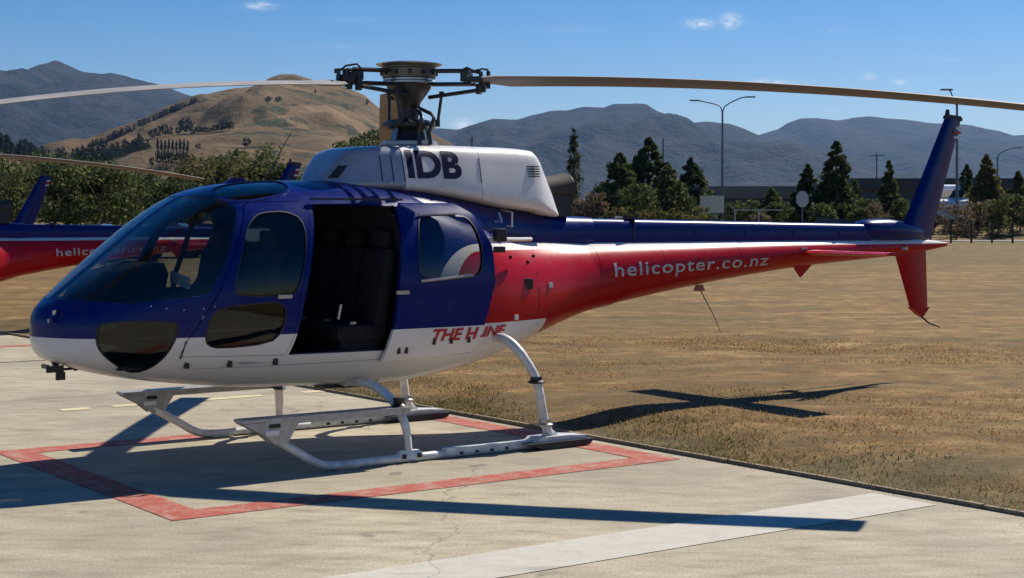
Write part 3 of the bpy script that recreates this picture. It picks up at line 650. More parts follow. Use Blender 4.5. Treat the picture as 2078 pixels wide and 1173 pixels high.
# ------------------------------------------------------------------ lettering
def lettering(body, size, fx, mat, name, parent, width=None, shear=0, bold=0.0, cut=.015, space=1.0):
    cu_ = bpy.data.curves.new(name, 'FONT'); cu_.body = body; cu_.size = size; cu_.shear = shear; cu_.offset = bold; cu_.space_character = space; cu_.resolution_u = 4
    o = bpy.data.objects.new(name, cu_); link(o); dg = bpy.context.evaluated_depsgraph_get(); dg.update()
    me = bpy.data.meshes.new_from_object(o.evaluated_get(dg)); bpy.data.objects.remove(o)
    bm = bmesh.new(); bm.from_mesh(me)
    ys = [v.co.y for v in bm.verts]; y = min(ys) + cut
    while y < max(ys):
        bmesh.ops.bisect_plane(bm, geom=bm.verts[:] + bm.edges[:] + bm.faces[:], plane_co=(0, y, 0), plane_no=(0, 1, 0)); y += cut
    xs_ = [v.co.x for v in bm.verts]; x0_, wx = min(xs_), max(xs_) - min(xs_)
    k = width / wx if width else 1
    for v in bm.verts: v.co = Vector(fx((v.co.x - x0_) * k, v.co.y))
    seen = {}; isl = []
    for f in bm.faces:
        if f in seen: continue
        st_ = [f]; seen[f] = 1; grp = []
        while st_:
            q = st_.pop(); grp.append(q)
            for e in q.edges:
                for f2 in e.link_faces:
                    if f2 not in seen: seen[f2] = 1; st_.append(f2)
        xs2 = [v.co.x for q in grp for v in q.verts]; isl.append([min(xs2), max(xs2), grp])
    isl.sort(key=lambda t: t[0]); groups = []
    for a_, b_, grp in isl:                                   # a dot above its stem belongs to the same letter
        if groups and a_ < groups[-1][1] - .4 * min(b_ - a_, groups[-1][1] - groups[-1][0]): groups[-1][1] = max(groups[-1][1], b_); groups[-1][2] += grp
        else: groups.append([a_, b_, list(grp)])
    for a_, b_, grp in groups:
        vi = {}; V_ = []; F_ = []
        for f in grp:
            t_ = []
            for v in f.verts:
                if v not in vi: vi[v] = len(V_); V_.append(v.co.copy())
                t_.append(vi[v])
            F_.append(t_)
        mesh_obj('letter', V_, F_, mat, parent, False)
    bm.free()
def on_boom(u, v):
    X = 5.38 + u; t = u / 2.12; Z = 1.385 + .072 * t + v * (1 - .12 * t); return (X, boom_y(X, Z) - .004, Z)
lettering("helicopter.co.nz", .185, on_boom, M['letter_white'], 'lettering', boom, 2.12, 0, .002, .012, 1.12)
lettering("IDB", .315, lambda u, v: (3.02 + u, cowl_y(3.02 + u, 2.283 + v) - .007, 2.283 + v), M['letter_blue'], 'lettering', rc, .56, 0, .013, .02)
lettering("THE H", .135, lambda u, v: (2.93 + u, sd_y(2.93 + u, .935 + v) - .006, .935 + v), M['letter_red'], 'lettering', sd, .46, .25, .004, .012)
lettering("LINE", .135, lambda u, v: (3.455 + u, side_y(3.455 + u, .935 + v * .9) - .010, .935 + v * .9), M['letter_red'], 'lettering', fus, .37, .25, .004, .012)
m = MB(); m.box((1.40, side_y(1.4, .835) - .001, .83), (.22, .004, .018)); m.build('registration_plate', M['greywhite'], H)

# the two helicopters parked behind it
def place_copy(x, y, rz, label, blade_turn):
    c = copy_tree(H); c.location = (x, y, -.09); c.rotation_euler = (0, 0, rz); c['label'] = label
    for ch in c.children:
        if ch.name.startswith('main_rotor'): ch.rotation_euler = (0, 0, blade_turn)
        if ch.name.startswith('trailing'): pass
    return c
A2 = R(40)
def nose_from(px, d, X, rz):
    x = (px - CX) / FPX * d; return x - X * math.cos(rz), d - X * math.sin(rz)
h2 = nose_from(-14, 26.2, 4.76, A2)
c2_ = place_copy(h2[0], h2[1], A2, "second helicopter in blue and red livery, its tail boom crossing behind the nearest one's nose", R(54))
for ch in c2_.children:
    if ch.name.startswith('tail_boom'):
        for q_ in ch.children:
            if q_.name.startswith('letter'): q_.location.x += .36
h3 = nose_from(92, 38.5, 10.7, R(40))
place_copy(h3[0], h3[1], R(40), "farthest helicopter, only its dark blue tail fin rising behind the second one's boom", R(75))
# ------------------------------------------------------------------ the ground
A = Vector((math.cos(R(35.9)), math.sin(R(35.9)), 0)); N_ = Vector((math.sin(R(35.9)), -math.cos(R(35.9)), 0))   # along and across the pad markings
CP = Vector((.49, 13.80, 0)); CD = Vector((.594, -.804, 0)).normalized(); CN = Vector((-CD.y, CD.x, 0))          # pad edge: point, direction, towards the grass
def sstep(a, b, x):
    t = max(0, min(1, (x - a) / (b - a))); return t * t * (3 - 2 * t)
def ground_z(x, y):
    v = (Vector((x, y, 0)) - CP).dot(CN)
    z = .02 + .10 * sstep(.1, 1.3, v) if v > 0 else 0
    z += .50 * sstep(45, 92, y) * sstep(-60, -5, x + y * .1) + .95 * sstep(97, 106, y)
    return z
def grass_material():
    m, g, b, v = material('dry_grass', .9, 0, 0, .15)
    big = g.noise(g.scale(v, (.35, .9, 1)), .55, 5, .6); mid = g.noise(v, 2.2, 6, .7); fine = g.noise(g.scale(v, (1, 1.6, 1)), 22, 5, .7)
    c = g.ramp(mid, [(.32, (.115, .068, .024)), (.5, (.275, .158, .054)), (.66, (.45, .285, .115))])
    c2 = g.ramp(mid, [(.3, (.10, .078, .030)), (.7, (.24, .165, .07))])
    c = g.mix(g.ramp(big, [(.48, (0, 0, 0)), (.62, (1, 1, 1))]), c, c2)
    c = g.mix(g.math('MULTIPLY', g.ramp(fine, [(.35, (1, 1, 1)), (.6, (0, 0, 0))]), .4), c, (.12, .08, .04))
    st = g.noise(g.scale(v, (.28, .9, 1)), 1.0, 4, .6); c = g.mix(g.math('MULTIPLY', g.ramp(st, [(.44, (0, 0, 0)), (.58, (1, 1, 1))]), .55), c, (.135, .084, .030))
    pt_ = g.noise(g.scale(v, (.5, 1.6, 1)), 1.3, 7, .75); fp_ = g.noise(v, 7.0, 6, .75); c = g.mix(g.math('MULTIPLY', g.ramp(fp_, [(.50, (0, 0, 0)), (.62, (1, 1, 1))]), .5), c, (.10, .085, .045)); c = g.mix(g.math('MULTIPLY', g.ramp(pt_, [(.55, (0, 0, 0)), (.66, (1, 1, 1))]), .6), c, (.095, .062, .024))
    c = g.mix(g.math('MULTIPLY', g.ramp(pt_, [(.34, (1, 1, 1)), (.42, (0, 0, 0))]), .5), c, (.50, .33, .14))
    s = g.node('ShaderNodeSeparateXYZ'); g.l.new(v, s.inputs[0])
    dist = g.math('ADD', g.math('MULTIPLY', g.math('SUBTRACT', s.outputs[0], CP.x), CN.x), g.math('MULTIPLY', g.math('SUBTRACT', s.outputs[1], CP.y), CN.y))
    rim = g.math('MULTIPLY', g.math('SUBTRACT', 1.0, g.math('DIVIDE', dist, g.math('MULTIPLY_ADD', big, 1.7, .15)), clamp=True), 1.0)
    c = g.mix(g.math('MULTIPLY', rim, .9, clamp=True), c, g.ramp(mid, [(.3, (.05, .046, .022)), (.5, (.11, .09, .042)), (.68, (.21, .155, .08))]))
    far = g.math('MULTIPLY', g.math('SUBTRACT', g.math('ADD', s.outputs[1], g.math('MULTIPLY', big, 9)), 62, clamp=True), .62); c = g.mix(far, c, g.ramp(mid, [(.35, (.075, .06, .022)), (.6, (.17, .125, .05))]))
    g.l.new(c, b.inputs['Base Color']); bump(g, b, g.math('ADD', mid, fine), .8, .03); return m
M['grass'] = grass_material()
us = [-9000, -4000, -2000, -1000, -500, -250, -120, -80] + [-60 + 2 * i for i in range(15)] + [-30 + .5 * i for i in range(100)] + [20, 25, 32, 40, 60, 120, 250, 500, 1000, 2500, 9000]
vs = [.09, .12, .2, .3, .45, .6, .8, 1.0, 1.3, 1.6] + [2 + .5 * i for i in range(30)] + [17 + 2 * i for i in range(60)] + [140, 160, 200, 300, 600, 1200, 2500, 5000, 12000]
V = []
for u in us:
    for v in vs:
        p = CP + CD * u + CN * v; nzv = noise.noise(Vector((p.x * 1.3, p.y * 1.3, 0))) * .018 + noise.noise(Vector((p.x * .25, p.y * .25, 3))) * .03 * min(1, v / 3)
        V.append((p.x, p.y, ground_z(p.x, p.y) + (nzv if v < 140 else 0)))
nv = len(vs); F = [(i*nv+k, (i+1)*nv+k, (i+1)*nv+k+1, i*nv+k+1) for i in range(len(us)-1) for k in range(nv-1)]
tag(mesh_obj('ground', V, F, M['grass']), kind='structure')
# concrete apron
def concrete(name, tone=1.0, painted=None):
    m, g, b, v = material(name, .85, 0, 0, .2)
    big = g.noise(g.scale(v, (1, 1, 1), (0, 0, R(-36))), .45, 5, .6); mid = g.noise(g.scale(v, (.6, 1.6, 1), (0, 0, R(-36))), 3.2, 6, .72); fine = g.noise(v, 55, 4, .7)
    if painted: c = g.ramp(mid, [(.3, tuple(q * .82 for q in painted)), (.7, painted)])
    else:
        c = g.ramp(mid, [(.30, (.25, .215, .148)), (.48, (.43, .374, .262)), (.70, (.56, .495, .36))])
        c = g.mix(g.math('MULTIPLY', g.ramp(big, [(.42, (0, 0, 0)), (.66, (1, 1, 1))]), .7), c, (.27, .243, .19))
    c = g.mix(g.math('MULTIPLY', g.ramp(fine, [(.36, (1, 1, 1)), (.56, (0, 0, 0))]), .5), c, (.14, .122, .09) if not painted else tuple(q * .7 + .03 for q in painted))
    st2 = g.noise(g.scale(v, (.5, 2.2, 1), (0, 0, R(-36))), 1.1, 7, .72); c = g.mix(g.math('MULTIPLY', g.ramp(st2, [(.56, (0, 0, 0)), (.70, (1, 1, 1))]), .45), c, (.16, .145, .12))
    spots = g.noise(v, 2.6, 2, .5); c = g.mix(g.math('MULTIPLY', g.ramp(spots, [(.70, (0, 0, 0)), (.74, (1, 1, 1))]), .5), c, (.09, .08, .07))
    vo = g.node('ShaderNodeTexVoronoi'); vo.feature = 'DISTANCE_TO_EDGE'; vo.inputs['Scale'].default_value = .22
    dn = g.node('ShaderNodeTexNoise'); dn.inputs['Scale'].default_value = 1.5; dn.inputs['Detail'].default_value = 6; g.l.new(v, dn.inputs['Vector'])
    vm = g.node('ShaderNodeVectorMath', operation='MULTIPLY_ADD'); g.l.new(dn.outputs['Color'], vm.inputs[0]); vm.inputs[1].default_value = (.8, .8, .8); g.l.new(v, vm.inputs[2]); g.l.new(vm.outputs[0], vo.inputs['Vector'])
    c = g.mix(g.math('MULTIPLY', g.math('LESS_THAN', vo.outputs['Distance'], .0016), .35), c, (.07, .06, .05))
    if painted:
        wear = g.ramp(g.noise(v, 6, 8, .8), [(.47, (0, 0, 0)), (.62, (1, 1, 1))]); c = g.mix(g.math('MULTIPLY', wear, .55), c, (.42, .37, .29))
    g.l.new(c, b.inputs['Base Color']); bump(g, b, g.math('ADD', g.math('MULTIPLY', fine, .6), mid), .35, .006); return m
M['concrete'] = concrete('concrete'); M['redline'] = concrete('red_line_paint', painted=(.42, .10, .07)); M['whiteline'] = concrete('white_line_paint', painted=(.56, .53, .455)); M['yellowline'] = concrete('yellow_line_paint', painted=(.72, .62, .36))
M['tar'] = plain('tar_joint', (.03, .028, .026), .8); M['edging'] = plain('edging_board', (.26, .20, .13), .85, 0, 0, .3, 14)
p0, p1 = CP - CD * 120 + CN * .0, CP + CD * 60
V = [p0, p1, p1 - CN * 120, p0 - CN * 120]
slab = []
apron = mesh_obj('apron', [(q.x, q.y, 0) for q in V], [(0, 3, 2, 1)], M['concrete'], None, False); tag(apron, kind='structure')
# slab skirt into the gap
m = MB(); q0, q1 = p0, p1; m.add([(q0.x, q0.y, 0), (q1.x, q1.y, 0), (q1.x, q1.y, -.2), (q0.x, q0.y, -.2)], [(0, 1, 2, 3)])
g0, g1 = p0 + CN * .1, p1 + CN * .1; m.add([(q0.x, q0.y, -.12), (q1.x, q1.y, -.12), (g1.x, g1.y, -.12), (g0.x, g0.y, -.12)], [(0, 1, 2, 3)]); tag(m.build('apron_edge', M['tar'], None, False), kind='structure')
eb = empty('edging_board', tuple(CP)); tag(eb, "thin timber edging running along the grass side of the concrete pad", "edging")
pos = -34.0
while pos < 9:
    ln = 2.4; a, b_ = CP + CD * pos + CN * .045, CP + CD * (pos + ln - .015) + CN * .045
    c = (a + b_) / 2 - CP; q = MB(); jx = random.uniform(-.006, .006)
    q.box((c.x + CN.x * jx, c.y + CN.y * jx, -.03 + random.uniform(-.004, .004)), (ln - .015, .035, .12), math.atan2(CD.y, CD.x)); q.build('board', M['edging'], eb, False); pos += ln
def stripe(name, pts, mat, z=.004):
    return tag(mesh_obj(name, [(x, y, z) for x, y in pts], [tuple(range(len(pts)))], mat, None, False), kind='structure')
nearc = Vector((-2.16, 9.86, 0)); Bd = Vector((-A.y, A.x, 0)); Wd, La, Lb = .275, 4.34, 3.64
def pt(a, b): q = nearc + A * a + Bd * b; return (q.x, q.y)
O = [pt(0, 0), pt(La, 0), pt(La, Lb), pt(0, Lb)]; I = [pt(Wd, Wd), pt(La - Wd, Wd), pt(La - Wd, Lb - Wd), pt(Wd, Lb - Wd)]
V = [(x, y, .004) for x, y in O + I]; tag(mesh_obj('red_square_marking', V, [(i, (i+1) % 4, 4+(i+1) % 4, 4+i) for i in range(4)], M['redline'], None, False), kind='structure')
def band(name, n0, n1, a0, a1, mat):
    q = [A * a0 + N_ * n0, A * a1 + N_ * n0, A * a1 + N_ * n1, A * a0 + N_ * n1]; return stripe(name, [(k.x, k.y) for k in q], mat)
band('white_line', -7.31, -6.76, -4, 8.42, M['whiteline'])
for a0, a1 in ((5.46, 5.76), (6.0, 6.45), (7.0, 7.7), (8.2, 9.0)): band('yellow_line', -15.37, -15.22, a0, a1, M['yellowline'])
band('red_line', -23.65, -23.35, 5.6, 8.5, M['redline'])
for n0, a0, a1 in ((-20.9, -2, 8.6),): band('tar_line', n0, n0 + .06, a0, a1, M['tar'])
band('slab_joint', -16.4, -16.385, -6, 9.5, M['edging'])
# grass blades and tufts near the pad (stuff)
def blades(name, n, vmax, seed, hmin, hmax, mat, power=1.6, u0=-14, u1=9):
    rng = np.random.default_rng(seed)
    u = rng.uniform(u0, u1, n); v = .03 + vmax * rng.random(n) ** power
    x = CP.x + CD.x * u + CN.x * v; y = CP.y + CD.y * u + CN.y * v
    keep = np.array([noise.noise(Vector((a * .9, b * .9, 5))) > rng.uniform(-.5, .25) for a, b in zip(x, y)]); x, y = x[keep], y[keep]; n = len(x)
    z = np.array([ground_z(a, b) for a, b in zip(x, y)]) - .01
    th = rng.uniform(0, 2*np.pi, n); h = rng.uniform(hmin, hmax, n); wd = rng.uniform(.003, .007, n) * (1 + (y - 10) * .06); lx, ly = rng.normal(0, .6, n) * h, rng.normal(0, .6, n) * h
    V = np.stack([np.stack([x - np.cos(th)*wd, y - np.sin(th)*wd, z], 1), np.stack([x + np.cos(th)*wd, y + np.sin(th)*wd, z], 1), np.stack([x + lx, y + ly, z + h], 1)], 1).reshape(-1, 3)
    me = bpy.data.meshes.new(name); me.vertices.add(3*n); me.vertices.foreach_set('co', V.ravel()); me.loops.add(3*n); me.loops.foreach_set('vertex_index', np.arange(3*n)); me.polygons.add(n); me.polygons.foreach_set('loop_start', np.arange(n)*3); me.update(); me.validate(); me.materials.append(mat)
    o = link(bpy.data.objects.new(name, me)); return tag(o, kind='stuff')
def leafy(name, stops, rough=.8, nscale=1.2):
    m, g, b, v = material(name, rough, 0, 0, .2)
    geo = g.node('ShaderNodeNewGeometry'); n = g.noise(v, nscale, 3, .6)
    f = g.math('ADD', g.math('MULTIPLY', geo.outputs['Random Per Island'], .5), g.math('MULTIPLY', n, .5))
    g.l.new(g.ramp(f, stops), b.inputs['Base Color'])
    tr_ = g.node('ShaderNodeBsdfTranslucent'); g.l.new(g.ramp(f, stops), tr_.inputs[0]); mx = g.node('ShaderNodeMixShader'); mx.inputs[0].default_value = .42
    out = [q for q in g.n if q.type == 'OUTPUT_MATERIAL'][0]; g.l.new(b.outputs[0], mx.inputs[1]); g.l.new(tr_.outputs[0], mx.inputs[2]); g.l.new(mx.outputs[0], out.inputs[0]); return m
M['straw'] = leafy('straw', [(.2, (.17, .10, .04)), (.5, (.33, .195, .075)), (.8, (.50, .33, .15))]); M['green_grass'] = leafy('green_grass', [(.2, (.035, .05, .015)), (.55, (.09, .11, .03)), (.8, (.24, .2, .08))])
blades('grass_tufts', 170000, 11, 1, .010, .032, M['straw'], 1.5); blades('grass_tufts', 26000, 1.1, 2, .012, .045, M['green_grass'], 1.8)

# ------------------------------------------------------------------ trees and shrubs
def tree_meshes(kind, seed, hgt, rad, nleaf, leaf):
    rng = np.random.default_rng(seed); K = {'cone': 130, 'round': 60, 'column': 70, 'shrub': 26}[kind]
    C_ = []
    for _ in range(K):
        a = rng.uniform(0, 2*np.pi)
        if kind == 'cone': t = rng.random() ** 1.35; z = .06 + .94 * t; r_ = rad * (1 - t) ** .8 * (.30 + .85 * rng.random() ** .6) * min(1, (t + .12) * 4); s_ = rad * .27 * (1.12 - t)
        elif kind == 'column': t = rng.random(); z = .08 + .92 * t; r_ = rad * .75 * (1 - t ** 3) * rng.random() ** .5; s_ = rad * .34 * (1.1 - t * .7)
        elif kind == 'round': z = .32 + .62 * rng.random(); k = (z - .62) / .42; r_ = rad * math.sqrt(max(.05, 1 - k * k)) * (.3 + .7 * rng.random() ** .5); s_ = rad * .22
        else: z = .15 + .75 * rng.random(); r_ = rad * rng.random() ** .5 * (1.05 - .6 * z); s_ = rad * .22
        C_.append((r_ * math.cos(a), r_ * math.sin(a), z * hgt, s_ * rng.uniform(.7, 1.3)))
    C_ = np.array(C_); ci = rng.integers(0, K, nleaf); d = rng.normal(0, 1, (nleaf, 3)); d /= np.linalg.norm(d, axis=1)[:, None]; d *= (rng.random(nleaf) ** .5)[:, None]
    P = C_[ci, :3] + d * C_[ci, 3][:, None] * np.array([1.5, 1.5, 1.1 if kind != 'column' else 2.0])
    P[:, 2] = np.clip(P[:, 2], .03, None)
    a = rng.normal(0, 1, (nleaf, 3)); a /= np.linalg.norm(a, axis=1)[:, None]; b = rng.normal(0, 1, (nleaf, 3)); b -= (a*b).sum(1)[:, None]*a; b /= np.linalg.norm(b, axis=1)[:, None]
    s_ = (leaf * rng.uniform(.6, 1.4, nleaf))[:, None]
    V = np.stack([P - a*s_, P - b*s_*.5, P + a*s_, P + b*s_*.5], 1).reshape(-1, 3); n = nleaf
    me = bpy.data.meshes.new('crown'); me.vertices.add(4*n); me.vertices.foreach_set('co', V.ravel()); me.loops.add(4*n); me.loops.foreach_set('vertex_index', np.arange(4*n)); me.polygons.add(n); me.polygons.foreach_set('loop_start', np.arange(n)*4); me.update(); me.validate()
    mb = MB(); top = hgt * (.95 if kind in ('cone', 'column') else .6); mb.tube([(0, 0, -.3), (0.02, 0, hgt*.25), (0, .03, top)], [hgt*.028, hgt*.02, hgt*.004], 7)
    for _ in range(7 if kind != 'shrub' else 4):
        c = C_[rng.integers(0, K)]; z0_ = max(.1*hgt, c[2] * .6); mb.tube([(0, 0, z0_), (c[0]*.5, c[1]*.5, (z0_+c[2])/2+.02*hgt), (c[0], c[1], c[2])], [hgt*.009, hgt*.006, hgt*.002], 5)
    return me, mb
M['bark'] = plain('bark', (.10, .075, .055), .9, 0, 0, .3, 6)
M['leaf_dark'] = leafy('dark_foliage', [(.25, (.008, .018, .008)), (.5, (.04, .064, .02)), (.75, (.12, .145, .045))], nscale=.9)
M['leaf_mid'] = leafy('olive_foliage', [(.25, (.018, .032, .011)), (.5, (.07, .096, .028)), (.75, (.19, .20, .065))], nscale=.8)
M['leaf_yellow'] = leafy('yellow_green_foliage', [(.2, (.05, .055, .018)), (.5, (.12, .11, .035)), (.8, (.22, .18, .07))], nscale=1.0)
M['leaf_brown'] = leafy('brown_brush', [(.2, (.06, .042, .026)), (.5, (.14, .10, .06)), (.8, (.27, .20, .13))], nscale=1.5)
TM = {}
def tree(name, kind, px, top_py, d, rad, label, cat, mat, nleaf=2600, leaf=.12, group=None, base=None, seed=None):
    if kind == 'cone': nleaf, leaf = int(nleaf * 1.7), leaf * 1.25
    x = (px - CX) / FPX * d; zb = ground_z(x, d) if base is None else base; ztop = CH + (HZ - top_py) / FPX * d; hgt = max(.4, ztop - zb)
    me, mb = tree_meshes(kind, seed if seed is not None else int(abs(px) * 3 + d), hgt, rad, nleaf, leaf); me.materials.append(M[mat])
    t = empty(name, (x, d, zb)); tag(t, label, cat, group); c = bpy.data.objects.new('crown', me); link(c, t); mb.build('trunk', M['bark'], t); t.rotation_euler.z = 0
    return t
G = "trees along the far road"
tree('conifer_tree', 'cone', 1697, 287, 104, 1.65, "tall pointed dark conifer, the biggest tree right of the street lamp", "tree", 'leaf_dark', 5200, .11, G)
tree('conifer_tree', 'cone', 1640, 335, 107, 1.5, "dark conifer just left of the tallest pointed one, behind the round sign", "tree", 'leaf_dark', 3600, .11, G)
tree('conifer_tree', 'cone', 1735, 368, 108, 1.1, "small green conifer at the right foot of the tallest pointed one", "tree", 'leaf_mid', 2200, .10, G)
tree('conifer_tree', 'cone', 1804, 328, 106, .95, "slim brownish green conifer between the tallest conifer and the blue tail fin", "tree", 'leaf_mid', 2800, .10, G)
tree('conifer_tree', 'cone', 1565, 382, 103, 1.3, "low olive conifer right of the double street lamp's foot", "tree", 'leaf_mid', 2400, .10, G)
tree('conifer_tree', 'cone', 1962, 335, 110, 1.2, "dark conifer beside the white van's right side", "tree", 'leaf_dark', 2600, .10, G)
tree('conifer_tree', 'cone', 2002, 316, 105, 1.35, "yellow green conifer with a pointed top near the right edge of the view", "tree", 'leaf_yellow', 3600, .11, G)
tree('conifer_tree', 'cone', 2066, 350, 111, 1.2, "dark conifer at the right edge of the view", "tree", 'leaf_dark', 2600, .11, G)
tree('slender_tree', 'column', 1165, 258, 120, .75, "very slender dark spire tree rising behind the exhaust pipe", "tree", 'leaf_dark', 2200, .11, G)
tree('broad_tree', 'cone', 1258, 312, 112, 2.3, "dark tree on the left of the clump behind the boom's start", "tree", 'leaf_mid', 4200, .13, G)
tree('broad_tree', 'cone', 1316, 282, 114, 2.4, "tallest dark tree in the middle of the clump behind the boom's start", "tree", 'leaf_dark', 6000, .13, G)
tree('broad_tree', 'cone', 1356, 335, 108, 2.1, "green tree right of the middle of the clump", "tree", 'leaf_mid', 3400, .12, G)
tree('broad_tree', 'cone', 1403, 322, 113, 1.9, "separate dark tree on the right end of the clump, left of the street lamp", "tree", 'leaf_dark', 3200, .12, G)
tree('broad_tree', 'round', 1290, 372, 104, 1.3, "low olive tree in front of the clump", "tree", 'leaf_mid', 2200, .11, G)
GL = "trees behind the parked helicopters"
L_ = [(-60, 318, 84, 3.2, 'leaf_mid', "olive tree at the left edge of the view behind the helicopter fin"), (25, 312, 92, 3.0, 'leaf_dark', "dark tree just left of the dark blue helicopter fin"),
      (95, 318, 88, 2.6, 'leaf_yellow', "olive tree right behind the dark blue helicopter fin"), (150, 322, 80, 2.4, 'leaf_dark', "dark bushy tree a little right of the dark blue fin"),
      (205, 334, 78, 2.3, 'leaf_mid', "loose grey green tree above the second helicopter's boom"), (255, 348, 86, 2.2, 'leaf_dark', "dark tree left of the near windscreen's slope"),
      (300, 366, 90, 1.9, 'leaf_yellow', "low tree against the windscreen's slope"), (345, 372, 84, 1.9, 'leaf_dark', "small dark tree by the top of the windscreen"), (400, 338, 96, 1.8, 'leaf_mid', "small olive tree left of the big one above the cabin roof"), (450, 312, 92, 2.6, 'leaf_yellow', "left half of the big leafy clump above the cabin roof, an olive tree"),
      (500, 296, 94, 2.3, 'leaf_mid', "tallest olive tree above the cabin roof"), (548, 330, 92, 2.0, 'leaf_dark', "dark tree at the right of the clump above the cabin roof"), (620, 350, 95, 1.8, 'leaf_mid', "low tree between the cabin roof and the grey cowling"), (760, 262, 210, 4.5, 'leaf_dark', "distant dark tree left of the rotor mast"), (720, 285, 200, 3.5, 'leaf_mid', "distant olive tree above the grey cowling's front")]
for i, (px, ty, d, r_, mt, lb) in enumerate(L_): tree('broad_tree', 'round', px, ty, d, r_, lb, "tree", mt, 5200, .11 if d < 150 else .24, GL)
# brush along the right-hand fence
GB = "brush along the road fence"
B_ = [(1895, 405, 'leaf_brown', 1.2, "brown bush under the white van's left end"), (1940, 412, 'leaf_brown', 1.3, "brown bush under the white van"), (1985, 405, 'leaf_brown', 1.2, "pale brown bush in front of the yellow green conifer"), (2025, 398, 'leaf_mid', 1.2, "green bush right of the yellow green conifer"), (2070, 402, 'leaf_brown', 1.3, "brown bush at the right edge of the view"), (1850, 418, 'leaf_mid', 1.2, "green bush hidden partly by the blue tail fin"),
      (1780, 410, 'leaf_brown', 1.2, "brown bush below the slim conifer"), (1745, 418, 'leaf_mid', 1.0, "green bush right of the tallest conifer's foot"), (1600, 420, 'leaf_mid', 1.0, "small green bush behind the white barrier"), (1540, 428, 'leaf_brown', .9, "small brown bush left of the round sign"), (1215, 385, 'leaf_brown', 1.2, "brown bush between the exhaust pipe and the clump of trees"), (1180, 402, 'leaf_brown', 1.2, "brown bush just behind the exhaust pipe")]
for px, ty, mt, r_, lb in B_: tree('bush', 'shrub', px, ty, 97 + (px % 7), r_, lb, "bush", mt, 1500, .09, GB)
for px, ty, lb in ((1490, 412, "green bush left of the low barrier"), (1515, 405, "green bush behind the barrier's left half"), (1585, 408, "green bush at the barrier's right end"), (1665, 410, "green bush at the tallest conifer's left foot"), (1715, 405, "green bush at the tallest conifer's right foot"), (1760, 402, "green bush filling the gap before the slim conifer"), (1830, 404, "green bush against the blue tail fin's front edge"), (2050, 392, "tall green bush near the right edge of the view")):
    tree('bush', 'shrub', px, ty, 100 + px % 3, 1.25, lb, "bush", 'leaf_mid', 1900, .10, GB)
for i, px in enumerate((1235, 1265, 1300, 1335, 1365, 1395, 1425)): tree('flax_bush', 'shrub', px, 416 + (i % 3) * 4, 93 + (i % 3), .75, ["low yellow green bush at the left foot of the tree clump", "low yellow green bush second from the left under the tree clump", "low bush under the tallest tree of the clump", "low bush right of the tallest tree of the clump", "low bush beneath the green tree of the clump", "low bush below the clump's separate right tree", "low bush beside the pale panel sign"][i], "bush", 'leaf_yellow', 900, .08, "low bushes at the foot of the tree clump")

# ------------------------------------------------------------------ street furniture, buildings, van
M['pole'] = plain('galvanised_pole', (.13, .15, .17), .5, .5); M['sign'] = plain('sign_back', (.42, .44, .46), .5, .2); M['board'] = plain('pale_panel', (.50, .48, .38), .7); M['roof'] = plain('dark_roof', (.035, .04, .045), .7); M['wall'] = plain('dark_wall', (.07, .075, .08), .8); M['vanwhite'] = plain('van_paint', (.8, .8, .8), .3, 0, .5, .03)
def at(px, d, z=None):
    x = (px - CX) / FPX * d; return x, d, (ground_z(x, d) if z is None else z)
def zof(py, d): return CH + (HZ - py) / FPX * d
def lamp(px, d, top, arms, label):
    x, y, zb = at(px, d); t = empty('street_lamp', (x, y, zb)); tag(t, label, "street lamp", "street lamps along the far road"); hgt = zof(top, d) - zb
    q = MB(); q.tube([(0, 0, 0), (0, 0, hgt - .9)], [.11, .07], 10); q.build('post', M['pole'], t)
    for sx, ln, up in arms:
        q = MB(); q.tube(catmull([(0, 0, hgt - 1.1), (.25*sx, 0, hgt - .55), (ln*.55*sx, 0, hgt - .12 + up), (ln*.8*sx, 0, hgt + up)], 5), .045, 8); a = q.build('arm', M['pole'], t)
        q = MB(); q.box((ln*.9*sx, 0, hgt + .0 + up), (.75, .22, .10)); q.build('lamp_head', M['pole'], a)
    return t
lamp(1466, 118, 200, ((-1, 2.35, -.15), (1, 2.35, .12)), "tall double armed street lamp standing clear against the mountains")
lamp(1942, 100, 182, ((-1, .75, 0),), "single armed street lamp rising right behind the blue tail fin")
lamp(2024, 150, 300, ((1, 2.2, 0),), "distant street lamp near the right edge with one arm reaching right")
def upole(px, d, top, label, cross=True):
    x, y, zb = at(px, d); t = empty('utility_pole', (x, y, zb)); tag(t, label, "pole", "poles along the far road"); h_ = zof(top, d) - zb
    q = MB(); q.tube([(0, 0, 0), (0, 0, h_)], [.13, .09], 8); q.build('post', M['pole'], t)
    if cross: q = MB(); q.box((0, 0, h_ - .3), (1.9, .1, .12)); q.build('crossarm', M['pole'], t)
upole(1779, 190, 311, "thin utility pole with a short crossarm between the two pointed conifers")
upole(1655, 104, 372, "plain thin grey pole standing before the tallest conifer's left side", False); upole(1346, 150, 282, "thin pole sticking out above the tree clump", False); upole(958, 130, 278, "thin dark pole above the white cowling", False)
x, y, zb = at(1628, 93); t = empty('round_sign', (x, y, zb)); tag(t, "grey octagonal road sign seen from behind on a thin post", "sign"); q = MB(); q.tube([(0, 0, 0), (0, 0, zof(395, 93) - zb)], .04, 8); q.build('post', M['pole'], t)
q = MB(); c = zof(404, 93) - zb; r_ = .40; q.prism([(r_*math.cos(R(22.5+45*k)), c + .52/.40*r_*math.sin(R(22.5+45*k))) for k in range(8)], -.07, -.045); q.build('sign_plate', M['sign'], t)
x, y, zb = at(1445, 95); t = empty('panel_sign', (x, y, zb)); tag(t, "pale rectangular panel on posts at the foot of the double street lamp", "sign"); z0_, z1_ = zof(432, 95) - zb, zof(397, 95) - zb
